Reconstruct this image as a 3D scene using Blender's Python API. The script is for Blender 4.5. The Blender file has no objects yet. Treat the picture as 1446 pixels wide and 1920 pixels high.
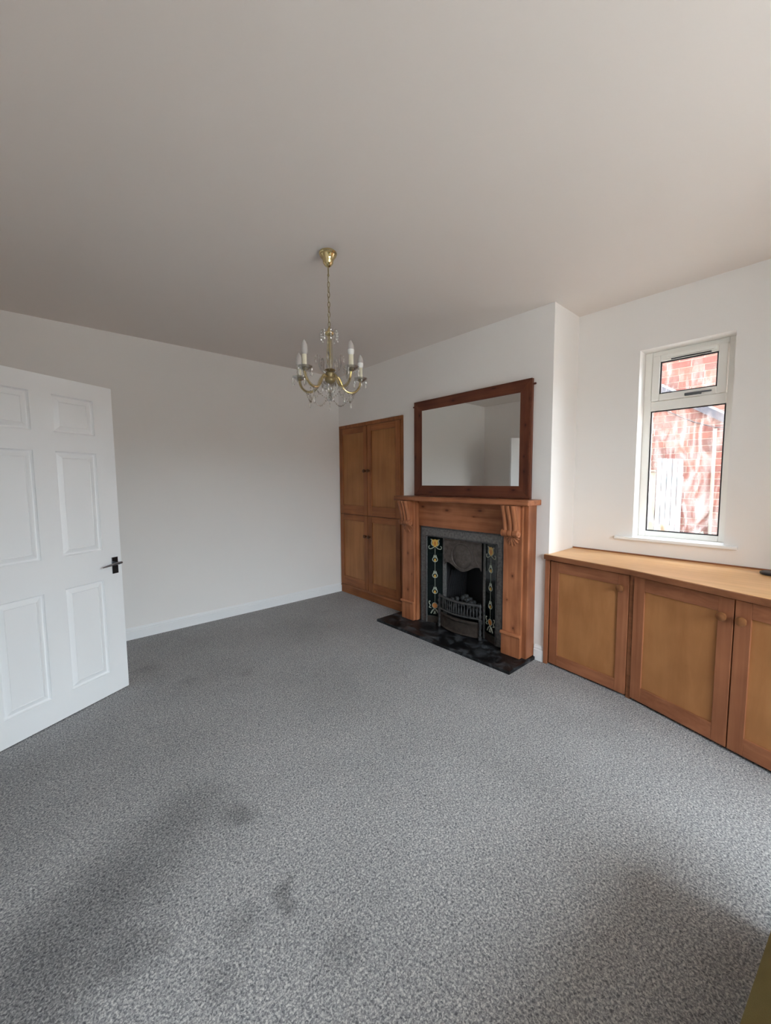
import bpy, math, random
from mathutils import Vector, Matrix

random.seed(7)
C = bpy.context.scene.collection
scene = bpy.context.scene

# ------------------------------------------------------------------ camera
CAM = Vector((0.0, 0.0, 1.385))
fwd = Vector((0.660, 0.746973, -0.080194)).normalized()
rgt = Vector((0.748953, -0.662579, -0.007731)).normalized()
upv = rgt.cross(fwd).normalized()
cam_data = bpy.data.cameras.new('camera')
cam_data.sensor_fit = 'HORIZONTAL'
cam_data.sensor_width = 36.0
cam_data.lens = 18.37
cam_data.clip_start = 0.02
cam = bpy.data.objects.new('camera', cam_data)
cam.matrix_world = Matrix(((rgt.x, upv.x, -fwd.x, CAM.x), (rgt.y, upv.y, -fwd.y, CAM.y),
                           (rgt.z, upv.z, -fwd.z, CAM.z), (0, 0, 0, 1)))
C.objects.link(cam)
scene.camera = cam

# ------------------------------------------------------------------ sky, exposure
SKY = 17.0
world = bpy.data.worlds.new('overcast_sky')
scene.world = world
world.use_nodes = True
bg = world.node_tree.nodes['Background']
bg.inputs['Color'].default_value = (0.80, 0.92, 1.0, 1)
bg.inputs['Strength'].default_value = SKY
scene.view_settings.view_transform = 'Standard'
scene.view_settings.look = 'None'
scene.view_settings.gamma = 1.0
scene.view_settings.use_curve_mapping = False
scene.view_settings.exposure = 0.50
scene.cycles.use_denoising = True
scene.cycles.max_bounces = 14
scene.cycles.diffuse_bounces = 10
scene.cycles.transparent_max_bounces = 24
scene.cycles.caustics_reflective = False
scene.cycles.caustics_refractive = False
scene.cycles.sample_clamp_indirect = 8.0


def portal(name, loc, rot, sx, sy):
    d = bpy.data.lights.new(name, 'AREA')
    d.shape = 'RECTANGLE'
    d.size, d.size_y = sx, sy
    d.cycles.is_portal = True
    o = bpy.data.objects.new(name, d)
    o.location, o.rotation_euler = loc, rot
    C.objects.link(o)


# room planes
XL, XF, XW, YB, YC, YR, ZC = -0.286, 2.81, 3.215, 4.03, 1.358, -0.55, 2.629
BX0, BX1, YW = 0.30, 2.25, -1.62      # bay behind the camera: its two sides and the plane of its window
# windows let the sky in: a sampling portal in each opening
portal('window_portal', (1.275, YW - 0.13, 1.645), (math.radians(90), 0, 0), 1.85, 1.57)
portal('window_portal', (3.43, 0.68, 1.62), (math.radians(90), 0, math.radians(90)), 0.5, 1.3)

# ------------------------------------------------------------------ materials
def newmat(name):
    m = bpy.data.materials.new(name)
    m.use_nodes = True
    nt = m.node_tree
    return m, nt, nt.nodes['Principled BSDF']


def N(nt, t, **kw):
    n = nt.nodes.new(t)
    for k, v in kw.items():
        setattr(n, k, v)
    return n


def plain(name, col, rough=0.5, metal=0.0, bump=0.0, bscale=80, var=0.0, vscale=6, spec=0.5):
    m, nt, b = newmat(name)
    b.inputs['Base Color'].default_value = (*col, 1)
    b.inputs['Roughness'].default_value = rough
    b.inputs['Metallic'].default_value = metal
    b.inputs['Specular IOR Level'].default_value = spec
    tc = N(nt, 'ShaderNodeTexCoord')
    if var:
        n = N(nt, 'ShaderNodeTexNoise')
        n.inputs['Scale'].default_value = vscale
        n.inputs['Detail'].default_value = 4
        nt.links.new(tc.outputs['Object'], n.inputs['Vector'])
        r = N(nt, 'ShaderNodeValToRGB')
        r.color_ramp.elements[0].position, r.color_ramp.elements[1].position = 0.3, 0.7
        r.color_ramp.elements[0].color = (*[c * (1 - var) for c in col], 1)
        r.color_ramp.elements[1].color = (*[min(1, c * (1 + var)) for c in col], 1)
        nt.links.new(n.outputs['Fac'], r.inputs['Fac'])
        nt.links.new(r.outputs['Color'], b.inputs['Base Color'])
    if bump:
        n2 = N(nt, 'ShaderNodeTexNoise')
        n2.inputs['Scale'].default_value = bscale
        n2.inputs['Detail'].default_value = 3
        nt.links.new(tc.outputs['Object'], n2.inputs['Vector'])
        bp = N(nt, 'ShaderNodeBump')
        bp.inputs['Strength'].default_value = bump
        bp.inputs['Distance'].default_value = 0.004
        nt.links.new(n2.outputs['Fac'], bp.inputs['Height'])
        nt.links.new(bp.outputs['Normal'], b.inputs['Normal'])
    return m


def wood(name, light, dark, axis='Z', rough=0.42, knots=(), at=(0, 0, 0), across=26, along=1.1, contrast=1.45):
    """stained wood; knots = (y, z, half length, half width) of each knot in the room, at = origin of the thing it is used on"""
    m, nt, b = newmat(name)
    tc = N(nt, 'ShaderNodeTexCoord')
    oi = N(nt, 'ShaderNodeObjectInfo')
    off = N(nt, 'ShaderNodeVectorMath', operation='SCALE')
    off.inputs[0].default_value = (7.3, 5.1, 9.7)
    nt.links.new(oi.outputs['Random'], off.inputs['Scale'])
    add = N(nt, 'ShaderNodeVectorMath', operation='ADD')
    nt.links.new(tc.outputs['Object'], add.inputs[0])
    nt.links.new(off.outputs['Vector'], add.inputs[1])
    mp = N(nt, 'ShaderNodeMapping')
    sc = [across, across, across]
    sc['XYZ'.index(axis)] = along
    mp.inputs['Scale'].default_value = sc
    nt.links.new(add.outputs['Vector'], mp.inputs['Vector'])
    n1 = N(nt, 'ShaderNodeTexNoise')
    n1.inputs['Scale'].default_value = 1.0
    n1.inputs['Detail'].default_value = 6
    n1.inputs['Roughness'].default_value = 0.6
    n1.inputs['Distortion'].default_value = 0.5
    nt.links.new(mp.outputs['Vector'], n1.inputs['Vector'])
    n2 = N(nt, 'ShaderNodeTexNoise')
    n2.inputs['Scale'].default_value = 3.5
    n2.inputs['Detail'].default_value = 3
    nt.links.new(add.outputs['Vector'], n2.inputs['Vector'])
    mx = N(nt, 'ShaderNodeMath', operation='MULTIPLY_ADD')
    mx.inputs[1].default_value = 0.45
    nt.links.new(n2.outputs['Fac'], mx.inputs[0])
    mm = N(nt, 'ShaderNodeMath', operation='MULTIPLY')
    mm.inputs[1].default_value = 0.6
    nt.links.new(n1.outputs['Fac'], mm.inputs[0])
    nt.links.new(mm.outputs[0], mx.inputs[2])
    r = N(nt, 'ShaderNodeValToRGB')
    w = 0.16 / contrast
    r.color_ramp.elements[0].position, r.color_ramp.elements[1].position = 0.52 - w, 0.52 + w
    r.color_ramp.elements[0].color = (*dark, 1)
    r.color_ramp.elements[1].color = (*light, 1)
    nt.links.new(mx.outputs[0], r.inputs['Fac'])
    out = r.outputs['Color']
    for (ky, kz, kl, kw) in knots:
        ry, rz = (kl, kw) if axis == 'Y' else (kw, kl)
        sb = N(nt, 'ShaderNodeVectorMath', operation='SUBTRACT')
        sb.inputs[1].default_value = (0, ky - at[1], kz - at[2])
        nt.links.new(tc.outputs['Object'], sb.inputs[0])
        ml = N(nt, 'ShaderNodeVectorMath', operation='MULTIPLY')
        ml.inputs[1].default_value = (0, 1 / ry, 1 / rz)
        nt.links.new(sb.outputs['Vector'], ml.inputs[0])
        ln = N(nt, 'ShaderNodeVectorMath', operation='LENGTH')
        nt.links.new(ml.outputs['Vector'], ln.inputs[0])
        for lo, hi, amt, mul in ((0.25, 1.0, 0.92, 0.16), (0.8, 2.6, 0.45, 0.55)):
            kr = N(nt, 'ShaderNodeMapRange')
            kr.inputs['From Min'].default_value = lo
            kr.inputs['From Max'].default_value = hi
            kr.inputs['To Min'].default_value = amt
            kr.inputs['To Max'].default_value = 0.0
            nt.links.new(ln.outputs['Value'], kr.inputs['Value'])
            mc = N(nt, 'ShaderNodeMix', data_type='RGBA')
            nt.links.new(kr.outputs['Result'], mc.inputs['Factor'])
            nt.links.new(out, mc.inputs[6])
            mc.inputs[7].default_value = (dark[0] * mul, dark[1] * mul * 0.8, dark[2] * mul * 0.8, 1)
            out = mc.outputs[2]
    nt.links.new(out, b.inputs['Base Color'])
    b.inputs['Roughness'].default_value = rough
    b.inputs['Specular IOR Level'].default_value = 0.25
    bp = N(nt, 'ShaderNodeBump')
    bp.inputs['Strength'].default_value = 0.12
    bp.inputs['Distance'].default_value = 0.002
    nt.links.new(n1.outputs['Fac'], bp.inputs['Height'])
    nt.links.new(bp.outputs['Normal'], b.inputs['Normal'])
    return m


SUR_AT, MIR_AT = (2.81, 2.13, 0.0265), (2.78, 2.105, 1.234)   # origins of the fire surround and of the mirror
M = {}
M['wall'] = plain('wall_paint', (0.84, 0.82, 0.80), 0.75, bump=0.05, bscale=60, spec=0.25)
M['ceiling'] = plain('ceiling_paint', (0.80, 0.745, 0.705), 0.85, bump=0.04, bscale=40, spec=0.15)
M['gloss_white'] = plain('white_gloss_paint', (0.84, 0.85, 0.86), 0.35, bump=0.03, bscale=200)
M['door_white'] = plain('white_door_paint', (0.86, 0.87, 0.88), 0.45, bump=0.06, bscale=150)
M['upvc'] = plain('white_plastic', (0.86, 0.85, 0.81), 0.35)
M['gasket'] = plain('black_gasket', (0.02, 0.02, 0.025), 0.5)
M['chrome'] = plain('dark_chrome', (0.30, 0.31, 0.34), 0.16, 1.0)
M['steel'] = plain('dull_steel', (0.16, 0.17, 0.18), 0.35, 0.9)
PL, PD = (0.44, 0.170, 0.078), (0.23, 0.080, 0.035)
M['pine_v'] = wood('stained_pine_upright', PL, PD, 'Z', rough=0.38, contrast=1.6, at=SUR_AT, knots=[(1.567, 0.653, 0.014, 0.009), (1.554, 0.249, 0.013, 0.009), (2.693, 0.678, 0.013, 0.010), (2.695, 0.318, 0.014, 0.010), (1.61, 0.46, 0.008, 0.006), (2.64, 0.48, 0.009, 0.006)])
M['pine_h'] = wood('stained_pine_level', PL, PD, 'Y', rough=0.38, contrast=1.5, at=SUR_AT, knots=[(2.55, 1.134, 0.026, 0.013), (2.258, 1.114, 0.026, 0.012), (1.909, 1.128, 0.026, 0.011), (1.97, 1.075, 0.012, 0.005)])
M['pine_clear_v'] = wood('stained_pine_clear_upright', PL, PD, 'Z', rough=0.38)
M['pine_clear_h'] = wood('stained_pine_clear_level', PL, PD, 'Y', rough=0.38)
ML, MD = (0.170, 0.054, 0.029), (0.095, 0.029, 0.016)
M['mirror_h'] = wood('mirror_pine_level', ML, MD, 'Y', rough=0.4, at=MIR_AT, knots=[(2.066, 1.30, 0.020, 0.009), (1.641, 1.301, 0.022, 0.010), (2.241, 2.078, 0.022, 0.010), (1.83, 2.11, 0.035, 0.008), (2.50, 1.27, 0.03, 0.006)])
M['mirror_v'] = wood('mirror_pine_upright', ML, MD, 'Z', rough=0.4, at=MIR_AT, knots=[(1.549, 1.791, 0.012, 0.008), (1.557, 1.557, 0.011, 0.008), (1.554, 1.444, 0.013, 0.009), (1.515, 1.98, 0.014, 0.008), (2.646, 2.0, 0.018, 0.010), (2.697, 1.603, 0.022, 0.009)])
CL, CD = (0.36, 0.130, 0.046), (0.21, 0.072, 0.025)
M['cup_v'] = wood('cupboard_frame_upright', CL, CD, 'Z', rough=0.45)
M['cup_h'] = wood('cupboard_frame_level', CL, CD, 'Y', rough=0.45)
M['cup_panel'] = wood('cupboard_panel', (0.41, 0.178, 0.062), (0.31, 0.128, 0.044), 'Z', across=18, rough=0.4)
M['base_v'] = wood('base_unit_upright', (0.38, 0.150, 0.072), (0.255, 0.094, 0.044), 'Z', rough=0.45)
M['base_h'] = wood('base_unit_level', (0.38, 0.150, 0.072), (0.255, 0.094, 0.044), 'Y', rough=0.45)
M['base_panel'] = wood('base_unit_panel', (0.46, 0.210, 0.080), (0.36, 0.155, 0.056), 'Z', across=9, along=1.6, rough=0.4)
M['worktop'] = wood('worktop_wood', (0.84, 0.50, 0.235), (0.70, 0.395, 0.165), 'Y', across=22, rough=0.32)
M['worktop_edge'] = wood('worktop_edge_wood', (0.30, 0.12, 0.055), (0.20, 0.075, 0.033), 'Y', rough=0.45)
M['knob'] = wood('turned_knob_wood', (0.27, 0.110, 0.042), (0.18, 0.070, 0.027), 'Z', rough=0.35)
M['knob_dark'] = wood('dark_knob_wood', (0.115, 0.045, 0.018), (0.07, 0.026, 0.010), 'Z', rough=0.35)
M['dark_gap'] = plain('dark_wood_gap', (0.055, 0.02, 0.009), 0.7)
M['iron'] = plain('cast_iron', (0.095, 0.094, 0.096), 0.36, 0.55, bump=0.5, bscale=120, var=0.3, vscale=40)
M['iron_frame'] = plain('worn_iron_frame', (0.165, 0.160, 0.155), 0.45, 0.45, bump=0.9, bscale=70, var=0.35, vscale=55)
M['iron_hood'] = plain('rusty_iron_hood', (0.105, 0.086, 0.076), 0.55, 0.35, bump=0.9, bscale=60, var=0.3, vscale=30)
M['iron_rust'] = plain('rusty_iron_panel', (0.050, 0.037, 0.030), 0.6, 0.3, bump=0.4, bscale=90, var=0.3, vscale=25)
M['soot'] = plain('soot_black', (0.008, 0.008, 0.010), 0.9, bump=0.4, bscale=30)
M['tile'] = plain('dark_green_glazed_tile', (0.003, 0.007, 0.007), 0.10, spec=0.3)
M['cream'] = plain('cream_glaze', (0.36, 0.38, 0.31), 0.2)
M['yellow'] = plain('yellow_glaze', (0.60, 0.36, 0.08), 0.2)
M['orange'] = plain('orange_glaze', (0.50, 0.19, 0.05), 0.2)
M['coal'] = plain('grey_coal', (0.035, 0.035, 0.036), 0.7, bump=0.6, bscale=60, var=0.5, vscale=30)
M['olive'] = plain('olive_fabric', (0.19, 0.15, 0.06), 0.9, bump=0.35, bscale=500, var=0.12, vscale=9, spec=0.1)
M['blackplastic'] = plain('black_plastic', (0.02, 0.016, 0.018), 0.4)
M['brass'] = plain('polished_brass', (0.74, 0.60, 0.32), 0.14, 1.0)
M['brass_dull'] = plain('dull_brass', (0.36, 0.30, 0.17), 0.3, 0.9)
M['candle'] = plain('cream_candle_sleeve', (0.72, 0.69, 0.55), 0.5)
M['bulb'] = plain('frosted_bulb', (0.50, 0.48, 0.47), 0.35)
M['bulb_white'] = plain('white_bulb_collar', (0.85, 0.87, 0.86), 0.4)
M['gate'] = plain('white_painted_boards', (0.27, 0.29, 0.305), 0.6, var=0.06, vscale=12)
M['cream_board'] = plain('cream_painted_boards', (0.27, 0.26, 0.20), 0.6, var=0.06, vscale=12)
M['mortar'] = plain('pale_mortar', (0.50, 0.45, 0.38), 0.9, bump=0.4, bscale=60)
M['lead'] = plain('lead_flashing', (0.07, 0.07, 0.085), 0.6)
M['paving'] = plain('warm_paving', (0.48, 0.425, 0.385), 0.9, bump=0.3, bscale=8, var=0.15, vscale=3)
M['hedge'] = plain('dark_hedge', (0.05, 0.08, 0.03), 0.9, bump=1.0, bscale=20, var=0.5, vscale=12)
M['street'] = plain('dull_brick_street', (0.29, 0.25, 0.22), 0.9, var=0.2, vscale=1)
M['pot'] = plain('buff_terracotta', (0.30, 0.22, 0.14), 0.8, var=0.2, vscale=20)
M['leaf'] = plain('grey_green_leaves', (0.16, 0.18, 0.13), 0.7, var=0.4, vscale=15)
M['pipe'] = plain('cream_pipe', (0.24, 0.21, 0.16), 0.4)


def brick_mats():
    out = []
    for i, c in enumerate([(0.21, 0.070, 0.050), (0.24, 0.085, 0.060), (0.19, 0.062, 0.047), (0.22, 0.098, 0.070), (0.17, 0.075, 0.060)]):
        out.append(plain('red_brick', c, 0.9, bump=0.6, bscale=90, var=0.15, vscale=25))
    return out


BR = brick_mats()


def brick_texture():
    m, nt, b = newmat('brick_courses')
    tc = N(nt, 'ShaderNodeTexCoord')
    mp = N(nt, 'ShaderNodeMapping')
    mp.inputs['Rotation'].default_value = (0, 0, 0)
    sx = N(nt, 'ShaderNodeSeparateXYZ')
    cx = N(nt, 'ShaderNodeCombineXYZ')
    nt.links.new(tc.outputs['Object'], sx.inputs[0])
    nt.links.new(sx.outputs['Y'], cx.inputs['X'])
    nt.links.new(sx.outputs['Z'], cx.inputs['Y'])
    br = N(nt, 'ShaderNodeTexBrick')
    br.inputs['Scale'].default_value = 1.0
    br.inputs['Brick Width'].default_value = 0.235
    br.inputs['Row Height'].default_value = 0.0747
    br.inputs['Mortar Size'].default_value = 0.006
    br.inputs['Color1'].default_value = (0.22, 0.075, 0.055, 1)
    br.inputs['Color2'].default_value = (0.20, 0.09, 0.065, 1)
    br.inputs['Mortar'].default_value = (0.50, 0.45, 0.38, 1)
    nt.links.new(cx.outputs[0], br.inputs['Vector'])
    nt.links.new(br.outputs['Color'], b.inputs['Base Color'])
    b.inputs['Roughness'].default_value = 0.9
    return m


M['brick_tex'] = brick_texture()


def carpet_mat():
    m, nt, b = newmat('grey_speckled_carpet')
    tc = N(nt, 'ShaderNodeTexCoord')
    n = N(nt, 'ShaderNodeTexNoise')
    n.inputs['Scale'].default_value = 150
    n.inputs['Detail'].default_value = 3.0
    n.inputs['Roughness'].default_value = 0.7
    n.inputs['Distortion'].default_value = 0.6
    nt.links.new(tc.outputs['Object'], n.inputs['Vector'])
    r = N(nt, 'ShaderNodeValToRGB')
    e = r.color_ramp.elements
    e[0].position, e[0].color = 0.34, (0.118, 0.121, 0.132, 1)
    e[1].position, e[1].color = 0.66, (0.66, 0.65, 0.63, 1)
    k = e.new(0.5)
    k.color = (0.325, 0.325, 0.333, 1)
    nt.links.new(n.outputs['Fac'], r.inputs['Fac'])
    # broad wear and pile shading of the carpet
    big = N(nt, 'ShaderNodeTexNoise')
    big.inputs['Scale'].default_value = 1.7
    big.inputs['Detail'].default_value = 3
    nt.links.new(tc.outputs['Object'], big.inputs['Vector'])
    mr = N(nt, 'ShaderNodeMapRange')
    mr.inputs['From Min'].default_value, mr.inputs['From Max'].default_value = 0.3, 0.7
    mr.inputs['To Min'].default_value, mr.inputs['To Max'].default_value = 0.90, 1.06
    nt.links.new(big.outputs['Fac'], mr.inputs['Value'])
    fac = mr.outputs['Result']
    # stains, each a soft blot at its own place on the carpet
    wob = N(nt, 'ShaderNodeTexNoise')
    wob.inputs['Scale'].default_value = 14
    wob.inputs['Detail'].default_value = 2
    nt.links.new(tc.outputs['Object'], wob.inputs['Vector'])
    ws = N(nt, 'ShaderNodeVectorMath', operation='SCALE')
    ws.inputs['Scale'].default_value = 0.09
    nt.links.new(wob.outputs['Color'], ws.inputs[0])
    wa = N(nt, 'ShaderNodeVectorMath', operation='ADD')
    nt.links.new(tc.outputs['Object'], wa.inputs[0])
    nt.links.new(ws.outputs['Vector'], wa.inputs[1])
    flat = N(nt, 'ShaderNodeVectorMath', operation='MULTIPLY')
    flat.inputs[1].default_value = (1, 1, 0)
    nt.links.new(wa.outputs['Vector'], flat.inputs[0])
    o = 0.045
    for (x, y, rad, dark) in STAINS:
        d = N(nt, 'ShaderNodeVectorMath', operation='DISTANCE')
        nt.links.new(flat.outputs['Vector'], d.inputs[0])
        d.inputs[1].default_value = (x + o, y + o, 0)
        q = N(nt, 'ShaderNodeMapRange')
        q.interpolation_type = 'SMOOTHSTEP'
        q.inputs['From Min'].default_value, q.inputs['From Max'].default_value = 0.15 * rad, rad
        q.inputs['To Min'].default_value, q.inputs['To Max'].default_value = dark, 1.0
        nt.links.new(d.outputs['Value'], q.inputs['Value'])
        mu = N(nt, 'ShaderNodeMath', operation='MULTIPLY')
        nt.links.new(fac, mu.inputs[0])
        nt.links.new(q.outputs['Result'], mu.inputs[1])
        fac = mu.outputs[0]
    sc = N(nt, 'ShaderNodeVectorMath', operation='SCALE')
    nt.links.new(r.outputs['Color'], sc.inputs[0])
    nt.links.new(fac, sc.inputs['Scale'])
    nt.links.new(sc.outputs['Vector'], b.inputs['Base Color'])
    b.inputs['Roughness'].default_value = 1.0
    b.inputs['Specular IOR Level'].default_value = 0.05
    bp = N(nt, 'ShaderNodeBump')
    bp.inputs['Strength'].default_value = 0.5
    bp.inputs['Distance'].default_value = 0.006
    nt.links.new(n.outputs['Fac'], bp.inputs['Height'])
    nt.links.new(bp.outputs['Normal'], b.inputs['Normal'])
    return m


STAINS = [(0.54, 1.575, 0.10, 0.74), (0.58, 1.53, 0.07, 0.8), (0.545, 1.16, 0.05, 0.62), (0.53, 1.11, 0.045, 0.66),
          (0.40, 1.16, 0.09, 0.78), (0.12, 1.30, 0.10, 0.78), (0.20, 1.27, 0.08, 0.82), (0.30, 1.05, 0.08, 0.84),
          (0.42, 1.74, 0.22, 0.80), (0.22, 1.62, 0.30, 0.72), (0.02, 1.48, 0.34, 0.70), (-0.15, 1.36, 0.34, 0.76), (0.70, 2.9, 0.10, 0.85),
          (0.55, 3.3, 0.14, 0.84), (1.05, 2.75, 0.08, 0.86), (0.60, 0.88, 0.09, 0.85)]
M['carpet'] = carpet_mat()


def slate_mat():
    m, nt, b = newmat('black_slate')
    tc = N(nt, 'ShaderNodeTexCoord')
    n = N(nt, 'ShaderNodeTexNoise')
    n.inputs['Scale'].default_value = 8.5
    n.inputs['Detail'].default_value = 9
    n.inputs['Roughness'].default_value = 0.68
    n.inputs['Distortion'].default_value = 0.7
    nt.links.new(tc.outputs['Object'], n.inputs['Vector'])
    r = N(nt, 'ShaderNodeValToRGB')
    e = r.color_ramp.elements
    e[0].position, e[0].color = 0.48, (0.005, 0.005, 0.006, 1)
    e[1].position, e[1].color = 0.68, (0.085, 0.090, 0.100, 1)
    nt.links.new(n.outputs['Fac'], r.inputs['Fac'])
    nt.links.new(r.outputs['Color'], b.inputs['Base Color'])
    b.inputs['Specular IOR Level'].default_value = 0.3
    q = N(nt, 'ShaderNodeMapRange')
    q.inputs['From Min'].default_value, q.inputs['From Max'].default_value = 0.45, 0.7
    q.inputs['To Min'].default_value, q.inputs['To Max'].default_value = 0.42, 0.75
    nt.links.new(n.outputs['Fac'], q.inputs['Value'])
    nt.links.new(q.outputs['Result'], b.inputs['Roughness'])
    return m


M['slate'] = slate_mat()


def mirror_mat():
    m, nt, b = newmat('mirror_silver')
    b.inputs['Base Color'].default_value = (0.86, 0.88, 0.87, 1)
    b.inputs['Metallic'].default_value = 1.0
    b.inputs['Roughness'].default_value = 0.01
    return m


M['mirror'] = mirror_mat()


def glass_mat(name, tint=(1, 1, 1), smear_reflect=0.0, rough=0.0, gloss=1.0, smear_reflect_scale=8):
    """thin glass: clear with a Fresnel reflection, and whitish swirls painted for smudges and reflections"""
    m, nt, b = newmat(name)
    nt.nodes.remove(b)
    out = nt.nodes['Material Output']
    tr = N(nt, 'ShaderNodeBsdfTransparent')
    tr.inputs['Color'].default_value = (*tint, 1)
    gl = N(nt, 'ShaderNodeBsdfGlossy')
    gl.inputs['Roughness'].default_value = rough
    lw = N(nt, 'ShaderNodeLayerWeight')
    lw.inputs['Blend'].default_value = 0.5          # Schlick reflection, the same from both sides of thin glass
    p5 = N(nt, 'ShaderNodeMath', operation='POWER')
    p5.inputs[1].default_value = 5.0
    nt.links.new(lw.outputs['Facing'], p5.inputs[0])
    fr = N(nt, 'ShaderNodeMath', operation='MULTIPLY_ADD')
    fr.inputs[1].default_value, fr.inputs[2].default_value = 0.96, 0.04
    nt.links.new(p5.outputs[0], fr.inputs[0])
    k = N(nt, 'ShaderNodeMath', operation='MULTIPLY')
    k.inputs[1].default_value = gloss
    k.use_clamp = True
    nt.links.new(fr.outputs[0], k.inputs[0])
    mx = N(nt, 'ShaderNodeMixShader')
    nt.links.new(k.outputs[0], mx.inputs['Fac'])
    nt.links.new(tr.outputs[0], mx.inputs[1])
    nt.links.new(gl.outputs[0], mx.inputs[2])
    res = mx.outputs[0]
    if smear_reflect:  # pale translucent swirls stand in for reflections as well as smudges
        tc = N(nt, 'ShaderNodeTexCoord')
        mp = N(nt, 'ShaderNodeMapping')
        mp.inputs['Scale'].default_value = (1, 1.6, 0.55)
        nt.links.new(tc.outputs['Object'], mp.inputs['Vector'])
        n = N(nt, 'ShaderNodeTexNoise')
        n.inputs['Scale'].default_value = smear_reflect_scale
        n.inputs['Detail'].default_value = 5
        n.inputs['Distortion'].default_value = 2.2
        nt.links.new(mp.outputs['Vector'], n.inputs['Vector'])
        q = N(nt, 'ShaderNodeMapRange')
        q.inputs['From Min'].default_value, q.inputs['From Max'].default_value = 0.42, 0.72
        q.inputs['To Min'].default_value, q.inputs['To Max'].default_value = 0.05 * smear_reflect, smear_reflect
        nt.links.new(n.outputs['Fac'], q.inputs['Value'])
        df = N(nt, 'ShaderNodeBsdfTranslucent')
        df.inputs['Color'].default_value = (0.85, 0.85, 0.85, 1)
        m2 = N(nt, 'ShaderNodeMixShader')
        nt.links.new(q.outputs['Result'], m2.inputs['Fac'])
        nt.links.new(res, m2.inputs[1])
        nt.links.new(df.outputs[0], m2.inputs[2])
        res = m2.outputs[0]
    nt.links.new(res, out.inputs['Surface'])
    return m


M['pane'] = glass_mat('window_glass', smear_reflect=0.22, smear_reflect_scale=7)
M['pane_clean'] = glass_mat('clear_window_glass')
M['crystal'] = glass_mat('crystal', tint=(0.80, 0.79, 0.77), rough=0.08, gloss=4.5)
M['amber_glass'] = glass_mat('amber_glass', tint=(0.92, 0.89, 0.76), rough=0.05, gloss=3.2)


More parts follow.
